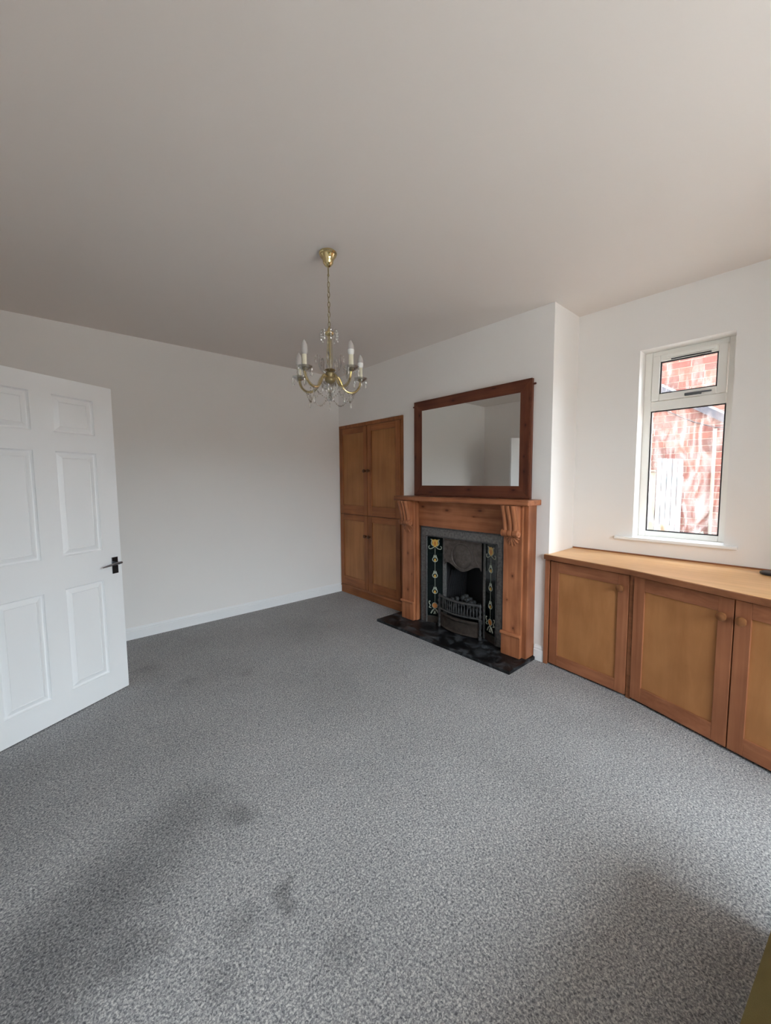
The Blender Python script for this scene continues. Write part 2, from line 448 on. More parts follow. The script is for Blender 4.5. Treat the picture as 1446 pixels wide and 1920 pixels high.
# ------------------------------------------------------------------ mesh helpers
class MB:
    def __init__(s):
        s.v, s.f = [], []

    def add(s, vs, fs):
        o = len(s.v)
        s.v += [tuple(v) for v in vs]
        s.f += [tuple(i + o for i in f) for f in fs]
        return s

    def box(s, x0, x1, y0, y1, z0, z1):
        if x0 > x1: x0, x1 = x1, x0
        if y0 > y1: y0, y1 = y1, y0
        if z0 > z1: z0, z1 = z1, z0
        return s.add([(x0, y0, z0), (x1, y0, z0), (x1, y1, z0), (x0, y1, z0), (x0, y0, z1), (x1, y0, z1), (x1, y1, z1), (x0, y1, z1)],
                     [(0, 3, 2, 1), (4, 5, 6, 7), (0, 1, 5, 4), (1, 2, 6, 5), (2, 3, 7, 6), (3, 0, 4, 7)])

    def prism(s, base, vec):
        """closed polygon of 3-D points pushed along vec"""
        n = len(base)
        vec = Vector(vec)
        b = [Vector(p) for p in base]
        nor = Vector((0, 0, 0))
        for i in range(n):
            nor += b[i].cross(b[(i + 1) % n])
        if nor.dot(vec) > 0:
            b.reverse()
        t = [p + vec for p in b]
        fs = [tuple(range(n)), tuple(range(2 * n - 1, n - 1, -1))]
        for i in range(n):
            j = (i + 1) % n
            fs.append((i, i + n, j + n, j))
        return s.add(b + t, fs)

    def lathe(s, c, prof, n=16, axis=(0, 0, 1)):
        """prof: list of (radius, distance along axis)"""
        a = Vector(axis).normalized()
        u = a.orthogonal().normalized()
        w = a.cross(u)
        c = Vector(c)
        vs, fs = [], []
        for (r, h) in prof:
            for i in range(n):
                t = 2 * math.pi * i / n
                vs.append(c + a * h + (u * math.cos(t) + w * math.sin(t)) * max(r, 1e-5))
        for k in range(len(prof) - 1):
            for i in range(n):
                j = (i + 1) % n
                fs.append((k * n + i, k * n + j, (k + 1) * n + j, (k + 1) * n + i))
        fs.append(tuple(range(n - 1, -1, -1)))
        fs.append(tuple((len(prof) - 1) * n + i for i in range(n)))
        return s.add(vs, fs)

    def tube(s, path, r, n=8, closed=False, radii=None):
        P = [Vector(p) for p in path]
        m = len(P)
        vs, fs = [], []
        prev = None
        for k in range(m):
            if closed:
                t = P[(k + 1) % m] - P[k - 1]
            else:
                t = P[min(k + 1, m - 1)] - P[max(k - 1, 0)]
            t.normalize()
            if prev is None:
                u = t.orthogonal().normalized()
            else:
                u = prev - t * prev.dot(t)
                u = u.normalized() if u.length > 1e-6 else t.orthogonal().normalized()
            prev = u
            w = t.cross(u)
            rr = radii[k] if radii else r
            for i in range(n):
                a = 2 * math.pi * i / n
                vs.append(P[k] + (u * math.cos(a) + w * math.sin(a)) * rr)
        for k in range(m if closed else m - 1):
            k2 = (k + 1) % m
            for i in range(n):
                j = (i + 1) % n
                fs.append((k * n + i, k * n + j, k2 * n + j, k2 * n + i))
        if not closed:
            fs.append(tuple(range(n - 1, -1, -1)))
            fs.append(tuple((m - 1) * n + i for i in range(n)))
        return s.add(vs, fs)

    def grid(s, rows):
        h, w = len(rows), len(rows[0])
        vs = [p for r in rows for p in r]
        fs = []
        for i in range(h - 1):
            for j in range(w - 1):
                fs.append((i * w + j, i * w + j + 1, (i + 1) * w + j + 1, (i + 1) * w + j))
        return s.add(vs, fs)

    def ball(s, c, r, n=10, sq=(1, 1, 1)):
        vs, fs = [], []
        c = Vector(c)
        rings = max(4, n // 2)
        vs.append(c + Vector((0, 0, r * sq[2])))
        for k in range(1, rings):
            ph = math.pi * k / rings
            for i in range(n):
                t = 2 * math.pi * i / n
                vs.append(c + Vector((r * sq[0] * math.sin(ph) * math.cos(t), r * sq[1] * math.sin(ph) * math.sin(t), r * sq[2] * math.cos(ph))))
        vs.append(c - Vector((0, 0, r * sq[2])))
        last = len(vs) - 1
        for i in range(n):
            j = (i + 1) % n
            fs.append((0, 1 + i, 1 + j))
            for k in range(rings - 2):
                fs.append((1 + k * n + i, 1 + (k + 1) * n + i, 1 + (k + 1) * n + j, 1 + k * n + j))
            fs.append((last, 1 + (rings - 2) * n + j, 1 + (rings - 2) * n + i))
        return s.add(vs, fs)

    def mesh(s, name, mat, off=(0, 0, 0), smooth=False):
        me = bpy.data.meshes.new(name)
        o = Vector(off)
        me.from_pydata([tuple(Vector(v) - o) for v in s.v], [], s.f)
        me.materials.append(mat)
        me.validate()
        me.update()
        if smooth:
            me.polygons.foreach_set('use_smooth', [True] * len(me.polygons))
            try:
                me.set_sharp_from_angle(angle=math.radians(42))
            except Exception:
                pass
        return me


def curve(P, n=4):
    """Catmull-Rom through the points"""
    P = [Vector(p) for p in P]
    Q = [P[0] * 2 - P[1]] + P + [P[-1] * 2 - P[-2]]
    out = []
    for i in range(1, len(Q) - 2):
        for k in range(n):
            t = k / n
            out.append(0.5 * ((2 * Q[i]) + (Q[i + 1] - Q[i - 1]) * t + (2 * Q[i - 1] - 5 * Q[i] + 4 * Q[i + 1] - Q[i + 2]) * t * t
                              + (3 * Q[i] - Q[i - 1] - 3 * Q[i + 1] + Q[i + 2]) * t ** 3))
    return out + [P[-1]]


ROOT = {}   # object name -> world origin used for its meshes


def origin_of(o):
    while o.parent:
        o = o.parent
    return ROOT.get(o.name, Vector((0, 0, 0)))


def part(name, mb, mat, parent=None, smooth=False, bevel=0.0, label=None, loc=None, kind=None):
    off = origin_of(parent) if parent else Vector(loc or (0, 0, 0))
    me = mb.mesh(name, mat, off, smooth)
    o = bpy.data.objects.new(name, me)
    C.objects.link(o)
    if parent:
        o.parent = parent
    else:
        o.location = off
        ROOT[o.name] = off
    if bevel:
        b = o.modifiers.new('bevel', 'BEVEL')
        b.width, b.segments, b.limit_method = bevel, 2, 'ANGLE'
        b.harden_normals = False
    if label:
        o['label'] = label
    if kind:
        o['kind'] = kind
    return o


def tag(o, label=None, cat=None, group=None, kind=None):
    if label: o['label'] = label
    if cat: o['category'] = cat
    if group: o['group'] = group
    if kind: o['kind'] = kind
    return o


def thing(name, loc, label=None, cat=None, group=None, kind=None):
    o = bpy.data.objects.new(name, None)
    o.empty_display_size = 0.1
    o.location = loc
    C.objects.link(o)
    ROOT[o.name] = Vector(loc)
    return tag(o, label, cat, group, kind)


def link_copy(src, parent, loc):
    c = src.copy()
    C.objects.link(c)
    c.parent = parent
    c.location = loc
    return c


def wall_x(mb, x0, x1, ya, yb, za, zb, holes):
    """slab between x0..x1 with rectangular holes (y0,y1,z0,z1)"""
    ys = sorted({ya, yb, *[h[0] for h in holes], *[h[1] for h in holes]})
    zs = sorted({za, zb, *[h[2] for h in holes], *[h[3] for h in holes]})
    for i in range(len(ys) - 1):
        j0 = None
        for j in range(len(zs) - 1):
            cy, cz = (ys[i] + ys[i + 1]) / 2, (zs[j] + zs[j + 1]) / 2
            hole = any(h[0] < cy < h[1] and h[2] < cz < h[3] for h in holes)
            if not hole and j0 is None:
                j0 = zs[j]
            if hole and j0 is not None:
                mb.box(x0, x1, ys[i], ys[i + 1], j0, zs[j]); j0 = None
        if j0 is not None:
            mb.box(x0, x1, ys[i], ys[i + 1], j0, zs[-1])
    return mb


# ------------------------------------------------------------------ the room shell
part('floor', MB().box(XL - 0.12, 3.45, YW - 0.15, YB + 0.12, -0.15, 0), M['carpet'], kind='structure',
     label='grey speckled fitted carpet with a few dark stains')
part('ceiling', MB().box(XL - 0.12, 3.45, YW - 0.15, YB + 0.12, ZC, ZC + 0.15), M['ceiling'], kind='structure',
     label='plain off white plastered ceiling')
part('wall_back', MB().box(XL - 0.12, 3.45, YB, YB + 0.12, 0, ZC), M['wall'], kind='structure')
DO0, DO1, DZ = 1.93, 2.725, 2.0
part('wall_left', wall_x(MB(), XL - 0.12, XL, YR - 0.1, YB, 0, ZC, [(DO0, DO1, 0, DZ)]), M['wall'], kind='structure')
part('wall_right', wall_x(MB(), XF, XF + 0.10, YC + 0.1, YB, 0, ZC, [(2.895, 4.02, 0, 2.042), (1.77, 2.49, 0, 0.90)]), M['wall'], kind='structure',
     label='chimney breast wall with fireplace and cupboard')
part('wall_return', MB().box(XF, XW, YC, YC + 0.1, 0, ZC), M['wall'], kind='structure', label='short return wall beside the window recess')
WY0, WY1, WZ0, WZ1 = 0.428, 0.935, 0.962, 2.273
part('wall_recess', wall_x(MB(), XW, 3.45, YR - 0.1, YC + 0.1, 0, ZC, [(WY0, WY1, WZ0, WZ1)]), M['wall'], kind='structure')
part('wall_outer', MB().box(3.40, 3.45, YC + 0.1, YB, 0, ZC), M['soot'], kind='structure')
RX0, RX1, RZ0, RZ1 = 0.35, 2.20, 0.86, 2.43


part('wall_rear', MB().box(XL, BX0, YR - 0.1, YR, 0, ZC).box(BX1, XW, YR - 0.1, YR, 0, ZC).box(BX0, BX1, YR - 0.1, YR, 2.44, ZC), M['wall'], kind='structure')
bay = MB().box(BX0 - 0.1, BX0, YW - 0.15, YR - 0.1, 0, ZC).box(BX1, BX1 + 0.1, YW - 0.15, YR - 0.1, 0, ZC)
bay.box(BX0, RX0, YW - 0.15, YW, 0, ZC).box(RX1, BX1, YW - 0.15, YW, 0, ZC)
bay.box(RX0, RX1, YW - 0.15, YW, 0, RZ0 - 0.025).box(RX0, RX1, YW - 0.15, YW, RZ1, ZC)
part('wall_bay', bay, M['wall'], kind='structure')

# hallway beyond the open doorway (closed and dim)
hall = MB()
hall.box(XL - 1.3, XL - 1.2, 1.2, 3.4, 0, ZC).box(XL - 1.3, XL - 0.12, 3.4, 3.5, 0, ZC).box(XL - 1.3, XL - 0.12, 1.1, 1.2, 0, ZC)
hall.box(XL - 1.3, XL - 0.12, 1.1, 3.5, ZC, ZC + 0.1).box(XL - 1.3, XL - 0.12, 1.1, 3.5, -0.15, 0)
part('wall_hallway', hall, M['wall'], kind='structure')
fr = MB()
fr.box(XL - 0.12, XL + 0.015, DO0 - 0.07, DO0, 0, DZ + 0.07).box(XL - 0.12, XL + 0.015, DO1 + 0.03, DO1 + 0.09, 0, DZ + 0.07)
fr.box(XL - 0.12, XL + 0.015, DO0 - 0.07, DO1 + 0.09, DZ, DZ + 0.07)
part('trim_1', fr, M['gloss_white'], kind='structure', bevel=0.004, label='white door casing round the doorway')


def skirting(mb, p0, p1, out, h=0.105, t=0.016):
    """stepped skirting between two floor points, out = direction into the room"""
    prof = [(0, 0), (t, 0), (t, h * 0.70), (t * 0.72, h * 0.74), (t * 0.72, h * 0.84), (t * 0.45, h * 0.90), (t * 0.35, h), (0, h)]
    p0, p1, o = Vector(p0), Vector(p1), Vector(out)
    mb.prism([p0 + o * a + Vector((0, 0, b)) for a, b in prof], p1 - p0)
    return mb


part('baseboard_back', skirting(MB(), (XL, YB, 0), (XF, YB, 0), (0, -1, 0)), M['gloss_white'], kind='structure')
part('baseboard_right', skirting(MB(), (XF, YC - 0.014, 0), (XF, 1.452, 0), (-1, 0, 0), 0.118), M['gloss_white'], kind='structure',
     label='short white skirting between hearth and base unit')
part('baseboard_left', skirting(MB(), (XL, YB, 0), (XL, DO1 + 0.1, 0), (1, 0, 0)), M['gloss_white'], kind='structure')

# ------------------------------------------------------------------ windows
win = part('window_1', MB().box(3.335, 3.40, WY0, WY0 + 0.046, WZ0, WZ1).box(3.335, 3.40, WY1 - 0.046, WY1, WZ0, WZ1)
           .box(3.335, 3.40, WY0 + 0.046, WY1 - 0.046, WZ0, 1.002).box(3.335, 3.40, WY0 + 0.046, WY1 - 0.046, 2.240, WZ1)
           .box(3.335, 3.40, WY0 + 0.046, WY1 - 0.046, 1.862, 1.928), M['upvc'], kind='structure', bevel=0.004,
           label='narrow white plastic window looking on to a brick wall')
part('sill', MB().box(XW - 0.035, XW + 0.002, 0.36, 1.045, 0.942, 0.963).box(XW, 3.335, WY0, WY1, 0.942, 0.963), M['gloss_white'], win, bevel=0.004, label='white window board')


def frame_yz(mb, x0, x1, y0, y1, z0, z1, w):
    mb.box(x0, x1, y0, y0 + w, z0, z1).box(x0, x1, y1 - w, y1, z0, z1)
    mb.box(x0, x1, y0 + w, y1 - w, z0, z0 + w).box(x0, x1, y0 + w, y1 - w, z1 - w, z1)
    return mb


sash = part('sash', frame_yz(MB(), 3.322, 3.375, 0.478, 0.886, 1.930, 2.242, 0.046), M['upvc'], win, bevel=0.005, label='opening top light')
part('handle', MB().box(3.303, 3.322, 0.60, 0.69, 1.938, 1.956).box(3.296, 3.306, 0.545, 0.68, 1.944, 1.955), M['steel'], sash, bevel=0.003, label='grey metal window handle')
part('trickle_vent', MB().box(3.306, 3.322, 0.53, 0.80, 2.212, 2.232).box(3.309, 3.322, 0.545, 0.785, 2.203, 2.2115), M['upvc'], sash, bevel=0.003, label='slim white trickle vent')
part('vent_slot', MB().box(3.307, 3.322, 0.560, 0.775, 2.1975, 2.2035), M['gasket'], sash)
part('gasket', frame_yz(MB(), 3.330, 3.345, 0.5235, 0.8405, 1.9755, 2.1965, 0.008), M['gasket'], sash)
part('pane', MB().box(3.345, 3.349, 0.524, 0.840, 1.976, 2.196), M['pane'], sash)
part('gasket', frame_yz(MB(), 3.340, 3.352, 0.4745, 0.8885, 1.0025, 1.8615, 0.007), M['gasket'], win)
part('pane', MB().box(3.352, 3.356, 0.475, 0.888, 1.003, 1.861), M['pane'], win)

rw = MB()
yw0, yw1 = YW - 0.12, YW - 0.06
rw.box(RX0, RX0 + 0.06, yw0, yw1, RZ0, RZ1).box(RX1 - 0.06, RX1, yw0, yw1, RZ0, RZ1)
rw.box(RX0 + 0.06, RX1 - 0.06, yw0, yw1, RZ0, RZ0 + 0.06).box(RX0 + 0.06, RX1 - 0.06, yw0, yw1, RZ1 - 0.06, RZ1)
for xm in (0.97, 1.58):
    rw.box(xm - 0.035, xm + 0.035, yw0, yw1, RZ0 + 0.06, RZ1 - 0.06)
win2 = part('window_2', rw, M['upvc'], kind='structure', label='wide front window behind the camera')
for a, b in ((RX0 + 0.06, 0.935), (1.005, 1.545), (1.615, RX1 - 0.06)):
    part('pane', MB().box(a, b, yw0 + 0.03, yw0 + 0.034, RZ0 + 0.06, RZ1 - 0.06), M['pane_clean'], win2)
part('sill', MB().box(RX0, RX1, YW - 0.06, YW + 0.03, RZ0 - 0.024, RZ0 + 0.001), M['gloss_white'], win2)

# ------------------------------------------------------------------ door
F = Vector((0.392, 3.102, 0))
dv = Vector((-0.8755, -0.483, 0)).normalized()
nv = Vector((-dv.y, dv.x, 0))
if nv.dot(Vector((0, 0, 0)) - F) < 0:
    nv = -nv
DW = 0.775


def D(s, t, z):
    return F + dv * s + nv * t + Vector((0, 0, z))


door = thing('door_1', (F.x, F.y, 0), 'white six panel door standing open on the left', kind='structure')
cols = ((0.119, 0.345), (0.453, 0.673))
rowsz = ((0.151, 0.765), (0.956, 1.565), (1.673, 1.884))
holes = [(a, b, c, d) for a, b in cols for c, d in rowsz]


def door_leaf():
    mb = MB()
    ss = sorted({0, DW, *[h[0] for h in holes], *[h[1] for h in holes]})
    zs = sorted({0.006, 1.983, *[h[2] for h in holes], *[h[3] for h in holes]})
    for i in range(len(ss) - 1):
        for j in range(len(zs) - 1):
            cs, cz = (ss[i] + ss[i + 1]) / 2, (zs[j] + zs[j + 1]) / 2
            if not any(h[0] < cs < h[1] and h[2] < cz < h[3] for h in holes):
                mb.add([D(ss[i], 0, zs[j]), D(ss[i + 1], 0, zs[j]), D(ss[i + 1], 0, zs[j + 1]), D(ss[i], 0, zs[j + 1])], [(0, 1, 2, 3)])
    t = -0.035
    a, b, z0, z1 = 0, DW, 0.006, 1.983
    mb.add([D(a, t, z0), D(b, t, z0), D(b, t, z1), D(a, t, z1)], [(3, 2, 1, 0)])
    mb.add([D(a, 0, z0), D(a, t, z0), D(a, t, z1), D(a, 0, z1)], [(0, 1, 2, 3)])
    mb.add([D(b, 0, z0), D(b, t, z0), D(b, t, z1), D(b, 0, z1)], [(3, 2, 1, 0)])
    mb.add([D(a, 0, z1), D(a, t, z1), D(b, t, z1), D(b, 0, z1)], [(0, 1, 2, 3)])
    mb.add([D(a, 0, z0), D(a, t, z0), D(b, t, z0), D(b, 0, z0)], [(3, 2, 1, 0)])
    return mb


part('leaf', door_leaf(), M['door_white'], door)
for (a, b, c, d) in holes:
    mb = MB()
    prof = [(0, 0), (0.002, -0.007), (0.007, -0.014), (0.012, -0.0145), (0.034, -0.0045), (0.037, -0.0035), (0.040, -0.0065)]
    loops = []
    for ins, dep in prof:
        loops.append([D(a + ins, dep, c + ins), D(b - ins, dep, c + ins), D(b - ins, dep, d - ins), D(a + ins, dep, d - ins)])
    vs = [p for l in loops for p in l]
    fs = []
    for k in range(len(loops) - 1):
        for i in range(4):
            j = (i + 1) % 4
            fs.append((k * 4 + i, k * 4 + j, (k + 1) * 4 + j, (k + 1) * 4 + i))
    k = len(loops) - 1
    fs.append((k * 4, k * 4 + 1, k * 4 + 2, k * 4 + 3))
    part('panel', MB().add(vs, fs), M['door_white'], door)


def door_box(mb, s0, s1, t0, t1, z0, z1):
    mb.prism([D(s0, t0, z0), D(s1, t0, z0), D(s1, t0, z1), D(s0, t0, z1)], nv * (t1 - t0))
    return mb


hd = part('handle', door_box(MB(), 0.026, 0.066, 0, 0.006, 0.792, 0.900), M['chrome'], door, bevel=0.002, label='dark shiny lever handle on a square backplate')
lv = MB().tube([D(0.046, 0.004, 0.862), D(0.046, 0.045, 0.862)], 0.009, 10)
part('lever', lv.tube([D(0.030, 0.045, 0.864), D(0.046, 0.047, 0.864), D(0.085, 0.049, 0.862), D(0.125, 0.047, 0.857), D(0.152, 0.042, 0.853)], 0.007, 10, radii=[0.008, 0.0085, 0.0075, 0.006, 0.004]), M['chrome'], hd, smooth=True)

# ------------------------------------------------------------------ built-in cupboard
cup = thing('cupboard', (XF, 3.46, 0), 'tall stained wood four door cupboard built into the wall corner', 'cupboard')
cx = XF
cf = MB()
cf.box(cx - 0.012, cx + 0.025, 2.896, 4.012, 2.002, 2.040)               # head
cf.box(cx - 0.006, cx + 0.025, 2.896, 2.932, 0.115, 2.002)               # right post
cf.box(cx - 0.004, cx + 0.025, 4.012, 4.020, 0.0, 2.040)                 # left scribe
part('frame', cf, M['cup_v'], cup, bevel=0.002)
cp = MB().box(cx - 0.010, cx + 0.03, 2.896, 4.012, 0.001, 0.085)
cp.prism([(cx - 0.018, 2.896, 0.085), (cx + 0.03, 2.896, 0.085), (cx + 0.03, 2.896, 0.108), (cx - 0.010, 2.896, 0.108)], (0, 1.116, 0))
part('plinth', cp, M['cup_h'], cup, bevel=0.002)
part('carcass', MB().box(cx + 0.03, cx + 0.32, 2.897, 4.018, 0.001, 2.041), M['dark_gap'], cup)


def knob(parent, c, out, mat, r=0.020, l=0.032):
    if mat is M['knob']:
        r, l = 0.024, 0.036
    prof = [(r * 0.55, -0.001), (r * 0.5, l * 0.35), (r * 0.85, l * 0.5), (r, l * 0.7), (r * 0.92, l * 0.88), (r * 0.5, l), (0.0005, l * 1.02)]
    return part('knob', MB().lathe(c, prof, 14, out), mat, parent, smooth=True)


def shaker_door(parent, P0, P1, z0, z1, out, sw, rt, rb, mats, knob_at, kmat, th=0.02, pback=0.010):
    """framed door between ground points P0-P1; out = outward normal; panel set back"""
    P0, P1, o = Vector(P0), Vector(P1), Vector(out).normalized()
    L = (P1 - P0).length
    e = (P1 - P0).normalized()

    def bx(s0, s1, a0, a1, t0, t1):
        m = MB()
        m.prism([P0 + e * s0 + o * t0 + Vector((0, 0, a0)), P0 + e * s1 + o * t0 + Vector((0, 0, a0)),
                 P0 + e * s1 + o * t0 + Vector((0, 0, a1)), P0 + e * s0 + o * t0 + Vector((0, 0, a1))], o * (t1 - t0))
        return m
    mv, mh, mpn = mats
    d = part('door', bx(sw - 0.005, L - sw + 0.005, z0 + rb - 0.005, z1 - rt + 0.005, -th, -pback), mpn, parent)
    part('stile', bx(0, sw, z0, z1, -th, 0), mv, d, bevel=0.002)
    part('stile', bx(L - sw, L, z0, z1, -th, 0), mv, d, bevel=0.002)
    part('rail', bx(sw, L - sw, z1 - rt, z1, -th, -0.0005), mh, d, bevel=0.002)
    part('rail', bx(sw, L - sw, z0, z0 + rb, -th, -0.0005), mh, d, bevel=0.002)
    ks, kz = knob_at
    knob(d, P0 + e * ks + Vector((0, 0, kz)), o, kmat)
    return d


cm = (M['cup_v'], M['cup_h'], M['cup_panel'])
out = (-1, 0, 0)
xd = cx - 0.012
# left doors
shaker_door(cup, (xd, 4.010, 0), (xd, 3.475, 0), 0.985, 1.999, out, 0.068, 0.068, 0.108, cm, (0.500, 1.492), M['knob_dark'])
shaker_door(cup, (xd, 3.469, 0), (xd, 2.936, 0), 0.985, 1.999, out, 0.072, 0.068, 0.108, cm, (0.030, 1.492), M['knob_dark'])
shaker_door(cup, (xd, 4.010, 0), (xd, 3.475, 0), 0.112, 0.980, out, 0.068, 0.072, 0.105, cm, (0.500, 0.746), M['knob_dark'])
shaker_door(cup, (xd, 3.469, 0), (xd, 2.936, 0), 0.112, 0.980, out, 0.072, 0.072, 0.105, cm, (0.030, 0.746), M['knob_dark'])

# ------------------------------------------------------------------ base unit in the window recess (its front bends into the room)
D0, D1, D2, D3 = Vector((2.797, 1.338, 0)), Vector((2.716, 0.782, 0)), Vector((2.548, 0.283, 0)), Vector((2.379, -0.215, 0))
base = thing('base_unit', (2.9, 0.6, 0), 'low run of stained wood cupboards with panelled doors under the window', 'cupboard')


def seg_out(a, b):
    e = (b - a).normalized()
    o = Vector((e.y, -e.x, 0))
    return o if o.x < 0 else -o


o1, o2 = seg_out(D0, D1), seg_out(D1, D2)
bm_ = (M['base_v'], M['base_h'], M['base_panel'])
e1, e2 = (D1 - D0).normalized(), (D2 - D1).normalized()
shaker_door(base, D0 + e1 * 0.004, D1 - e1 * 0.018, 0.016, 0.785, o1, 0.064, 0.074, 0.078, bm_, (0.500, 0.700), M['knob'])
shaker_door(base, D1 + e2 * 0.014, D2 - e2 * 0.003, 0.016, 0.785, o2, 0.066, 0.078, 0.090, bm_, (0.470, 0.690), M['knob'])
shaker_door(base, D2 + e2 * 0.003, D3 - e2 * 0.003, 0.016, 0.785, o2, 0.066, 0.078, 0.090, bm_, (0.036, 0.690), M['knob'])
D4 = D3 + e2 * 0.33
shaker_door(base, D3 + e2 * 0.003, D4 - e2 * 0.003, 0.016, 0.785, o2, 0.066, 0.078, 0.090, bm_, (0.290, 0.690), M['knob'])
# dark carcass behind the doors
cs = [D0 - o1 * 0.021, D1 - o1 * 0.024, D4 - o2 * 0.024, Vector((3.205, D4.y, 0)), Vector((3.205, 1.352, 0)), Vector((2.825, 1.352, 0))]
part('carcass', MB().prism([p + Vector((0, 0, 0.001)) for p in cs], (0, 0, 0.795)), M['dark_gap'], base)
part('corner_post', MB().prism([D1 - o1 * 0.021 - e1 * 0.016, D1 - o1 * 0.008 - e1 * 0.014, D1 - o2 * 0.008 + e2 * 0.012, D1 - o2 * 0.021 + e2 * 0.012], (0, 0, 0.795)), M['worktop_edge'], base)
part('scribe', MB().prism([(2.787, 1.342, 0.002), (2.787, 1.372, 0.002), (2.808, 1.372, 0.002), (2.808, 1.342, 0.002)], (0, 0, 0.80)), M['base_v'], base, bevel=0.002, label='rough wooden scribe strip against the chimney breast')
# worktop
W = [Vector((2.778, 1.375, 0)), Vector((2.672, 0.780, 0)), Vector((2.505, 0.275, 0)), Vector((2.505, 0.275, 0)) + e2 * 0.86]
wl = [W[0], W[1], W[2], W[3], Vector((3.211, W[3].y, 0)), Vector((3.211, 1.354, 0)), Vector((2.806, 1.354, 0)), Vector((2.806, 1.375, 0))]
wt = thing('worktop', (2.9, 0.6, 0.80), 'pale wooden worktop running under the small window', 'worktop')
part('board', MB().prism([p + Vector((0, 0, 0.803)) for p in wl], (0, 0, 0.031)), M['worktop'], wt, bevel=0.003)
lp = MB()
for a, b in ((W[0], W[1]), (W[1], W[3])):
    oo = seg_out(a, b)
    lp.prism([a + oo * 0.0 + Vector((0, 0, 0.797)), a + oo * 0.006 + Vector((0, 0, 0.799)), a + oo * 0.006 + Vector((0, 0, 0.830)), a + Vector((0, 0, 0.8325))], b - a)
part('lipping', lp, M['worktop_edge'], wt, label='darker front edge strip')
bs = MB().box(3.203, 3.212, W[3].y, 1.352, 0.834, 0.843)
part('bead', bs, M['worktop_edge'], wt)
tag(part('coaster', MB().lathe((3.085, 0.19, 0.8365), [(0.05, 0), (0.056, 0.004), (0.056, 0.012), (0.048, 0.016), (0.02, 0.014)], 24), M['blackplastic'], smooth=True, loc=(3.085, 0.19, 0.8365)),
    'small flat dark round object lying on the worktop near the wall', 'coaster')

# ------------------------------------------------------------------ fireplace: hearth, surround, iron insert
hearth = tag(part('hearth', MB().box(2.432, XF, 1.44, 2.892, 0.0, 0.026), M['slate'], bevel=0.004, loc=(2.6, 2.16, 0)),
             'flat black slate hearth slab with grey scuffs lying on the carpet', 'hearth')
HZ = 0.0265
sur = thing('fire_surround', (XF, 2.13, HZ), 'stained knotty pine fire surround with mantelshelf and carved corbels', 'fireplace')
IY0, IY1, IZ = 1.686, 2.574, 0.948     # insert outer opening
XC = 2.690                              # casing front
for y0, y1 in ((1.458, 1.66), (2.60, 2.803)):
    part('casing', MB().box(XC, XF - 0.001, y0, y1, HZ, 1.192), M['pine_clear_v'], sur, bevel=0.003)
part('frieze', MB().box(XC + 0.035, XF - 0.001, 1.66, 2.60, IZ + 0.004, 1.192), M['pine_h'], sur, label='knotty pine frieze board')
for y0, y1 in ((1.492, 1.648), (2.612, 2.768)):
    pil = part('pilaster', MB().box(XC - 0.024, XC, y0, y1, HZ, 1.192), M['pine_v'], sur, bevel=0.003)
    part('plinth_block', MB().box(XC - 0.034, XC - 0.024, y0 + 0.001, y1 + 0.004, HZ, 0.190), M['pine_clear_v'], pil, bevel=0.002)
    part('plinth_moulding', MB().box(XC - 0.047, XC - 0.024, y0 - 0.006, y1 + 0.010, 0.190, 0.213), M['pine_clear_h'], pil, bevel=0.005)
    yc = (y0 + y1) / 2
    xs = XC - 0.024
    # carved corbel
    cb = MB()
    prof = [(0.092, 1.191), (0.090, 1.172), (0.079, 1.150), (0.066, 1.115), (0.055, 1.080), (0.046, 1.045), (0.041, 1.020), (0.043, 1.002)]
    cb.prism([(xs, yc - 0.062, z) if k else (xs, yc - 0.062, 1.191) for k, z in ((0, 1.191), (1, 0.985))] +
             [(xs - d_ * 0.86, yc - 0.062, z) for d_, z in reversed(prof)], (0, 0.124, 0))
    corb = part('corbel', cb, M['pine_clear_v'], sur)
    for k in range(3):
        c0 = yc - 0.041 + k * 0.041
        rows = []
        for d_, z in prof:
            rows.append([(xs - d_ * 0.84 - 0.016 * math.sqrt(max(0, 1 - u * u)), c0 + u * 0.0185, z) for u in (-1, -0.85, -0.5, 0, 0.5, 0.85, 1)])
        part('reed', MB().grid(rows), M['pine_clear_v'], corb, smooth=True)
        part('scroll', MB().lathe((xs - 0.036, c0 - 0.0195, 0.984), [(0.016, 0), (0.024, 0.004), (0.0275, 0.0195), (0.024, 0.035), (0.016, 0.039)], 16, (0, 1, 0)), M['pine_clear_h'], corb, smooth=True)
    for sgn in (-1, 1):
        part('volute', MB().lathe((xs - 0.034, yc + sgn * 0.0605, 0.984), [(0.028, -0.004), (0.030, 0.004), (0.026, 0.010), (0.017, 0.006), (0.011, 0.012), (0.002, 0.014)], 18, (0, sgn, 0)), M['pine_clear_h'], corb, smooth=True)
    for k in range(7):
        a = math.radians(-66 + 22 * k)
        L_ = 0.088 - 0.012 * abs(k - 3) / 3
        pts = [(xs - 0.020 + 0.018 * t, yc + math.sin(a) * L_ * t * 0.82, 0.968 - math.cos(a) * L_ * (0.1 + 0.9 * t)) for t in (0, 0.25, 0.5, 0.75, 1.0)]
        part('shell_rib', MB().tube(pts, 0.008, 8, radii=[0.004, 0.0075, 0.0095, 0.0095, 0.004]), M['pine_clear_v'], corb, smooth=True)
part('mantelshelf', MB().box(2.612, XF - 0.001, 1.422, 2.836, 1.1925, 1.2325), M['pine_clear_h'], sur, bevel=0.006)

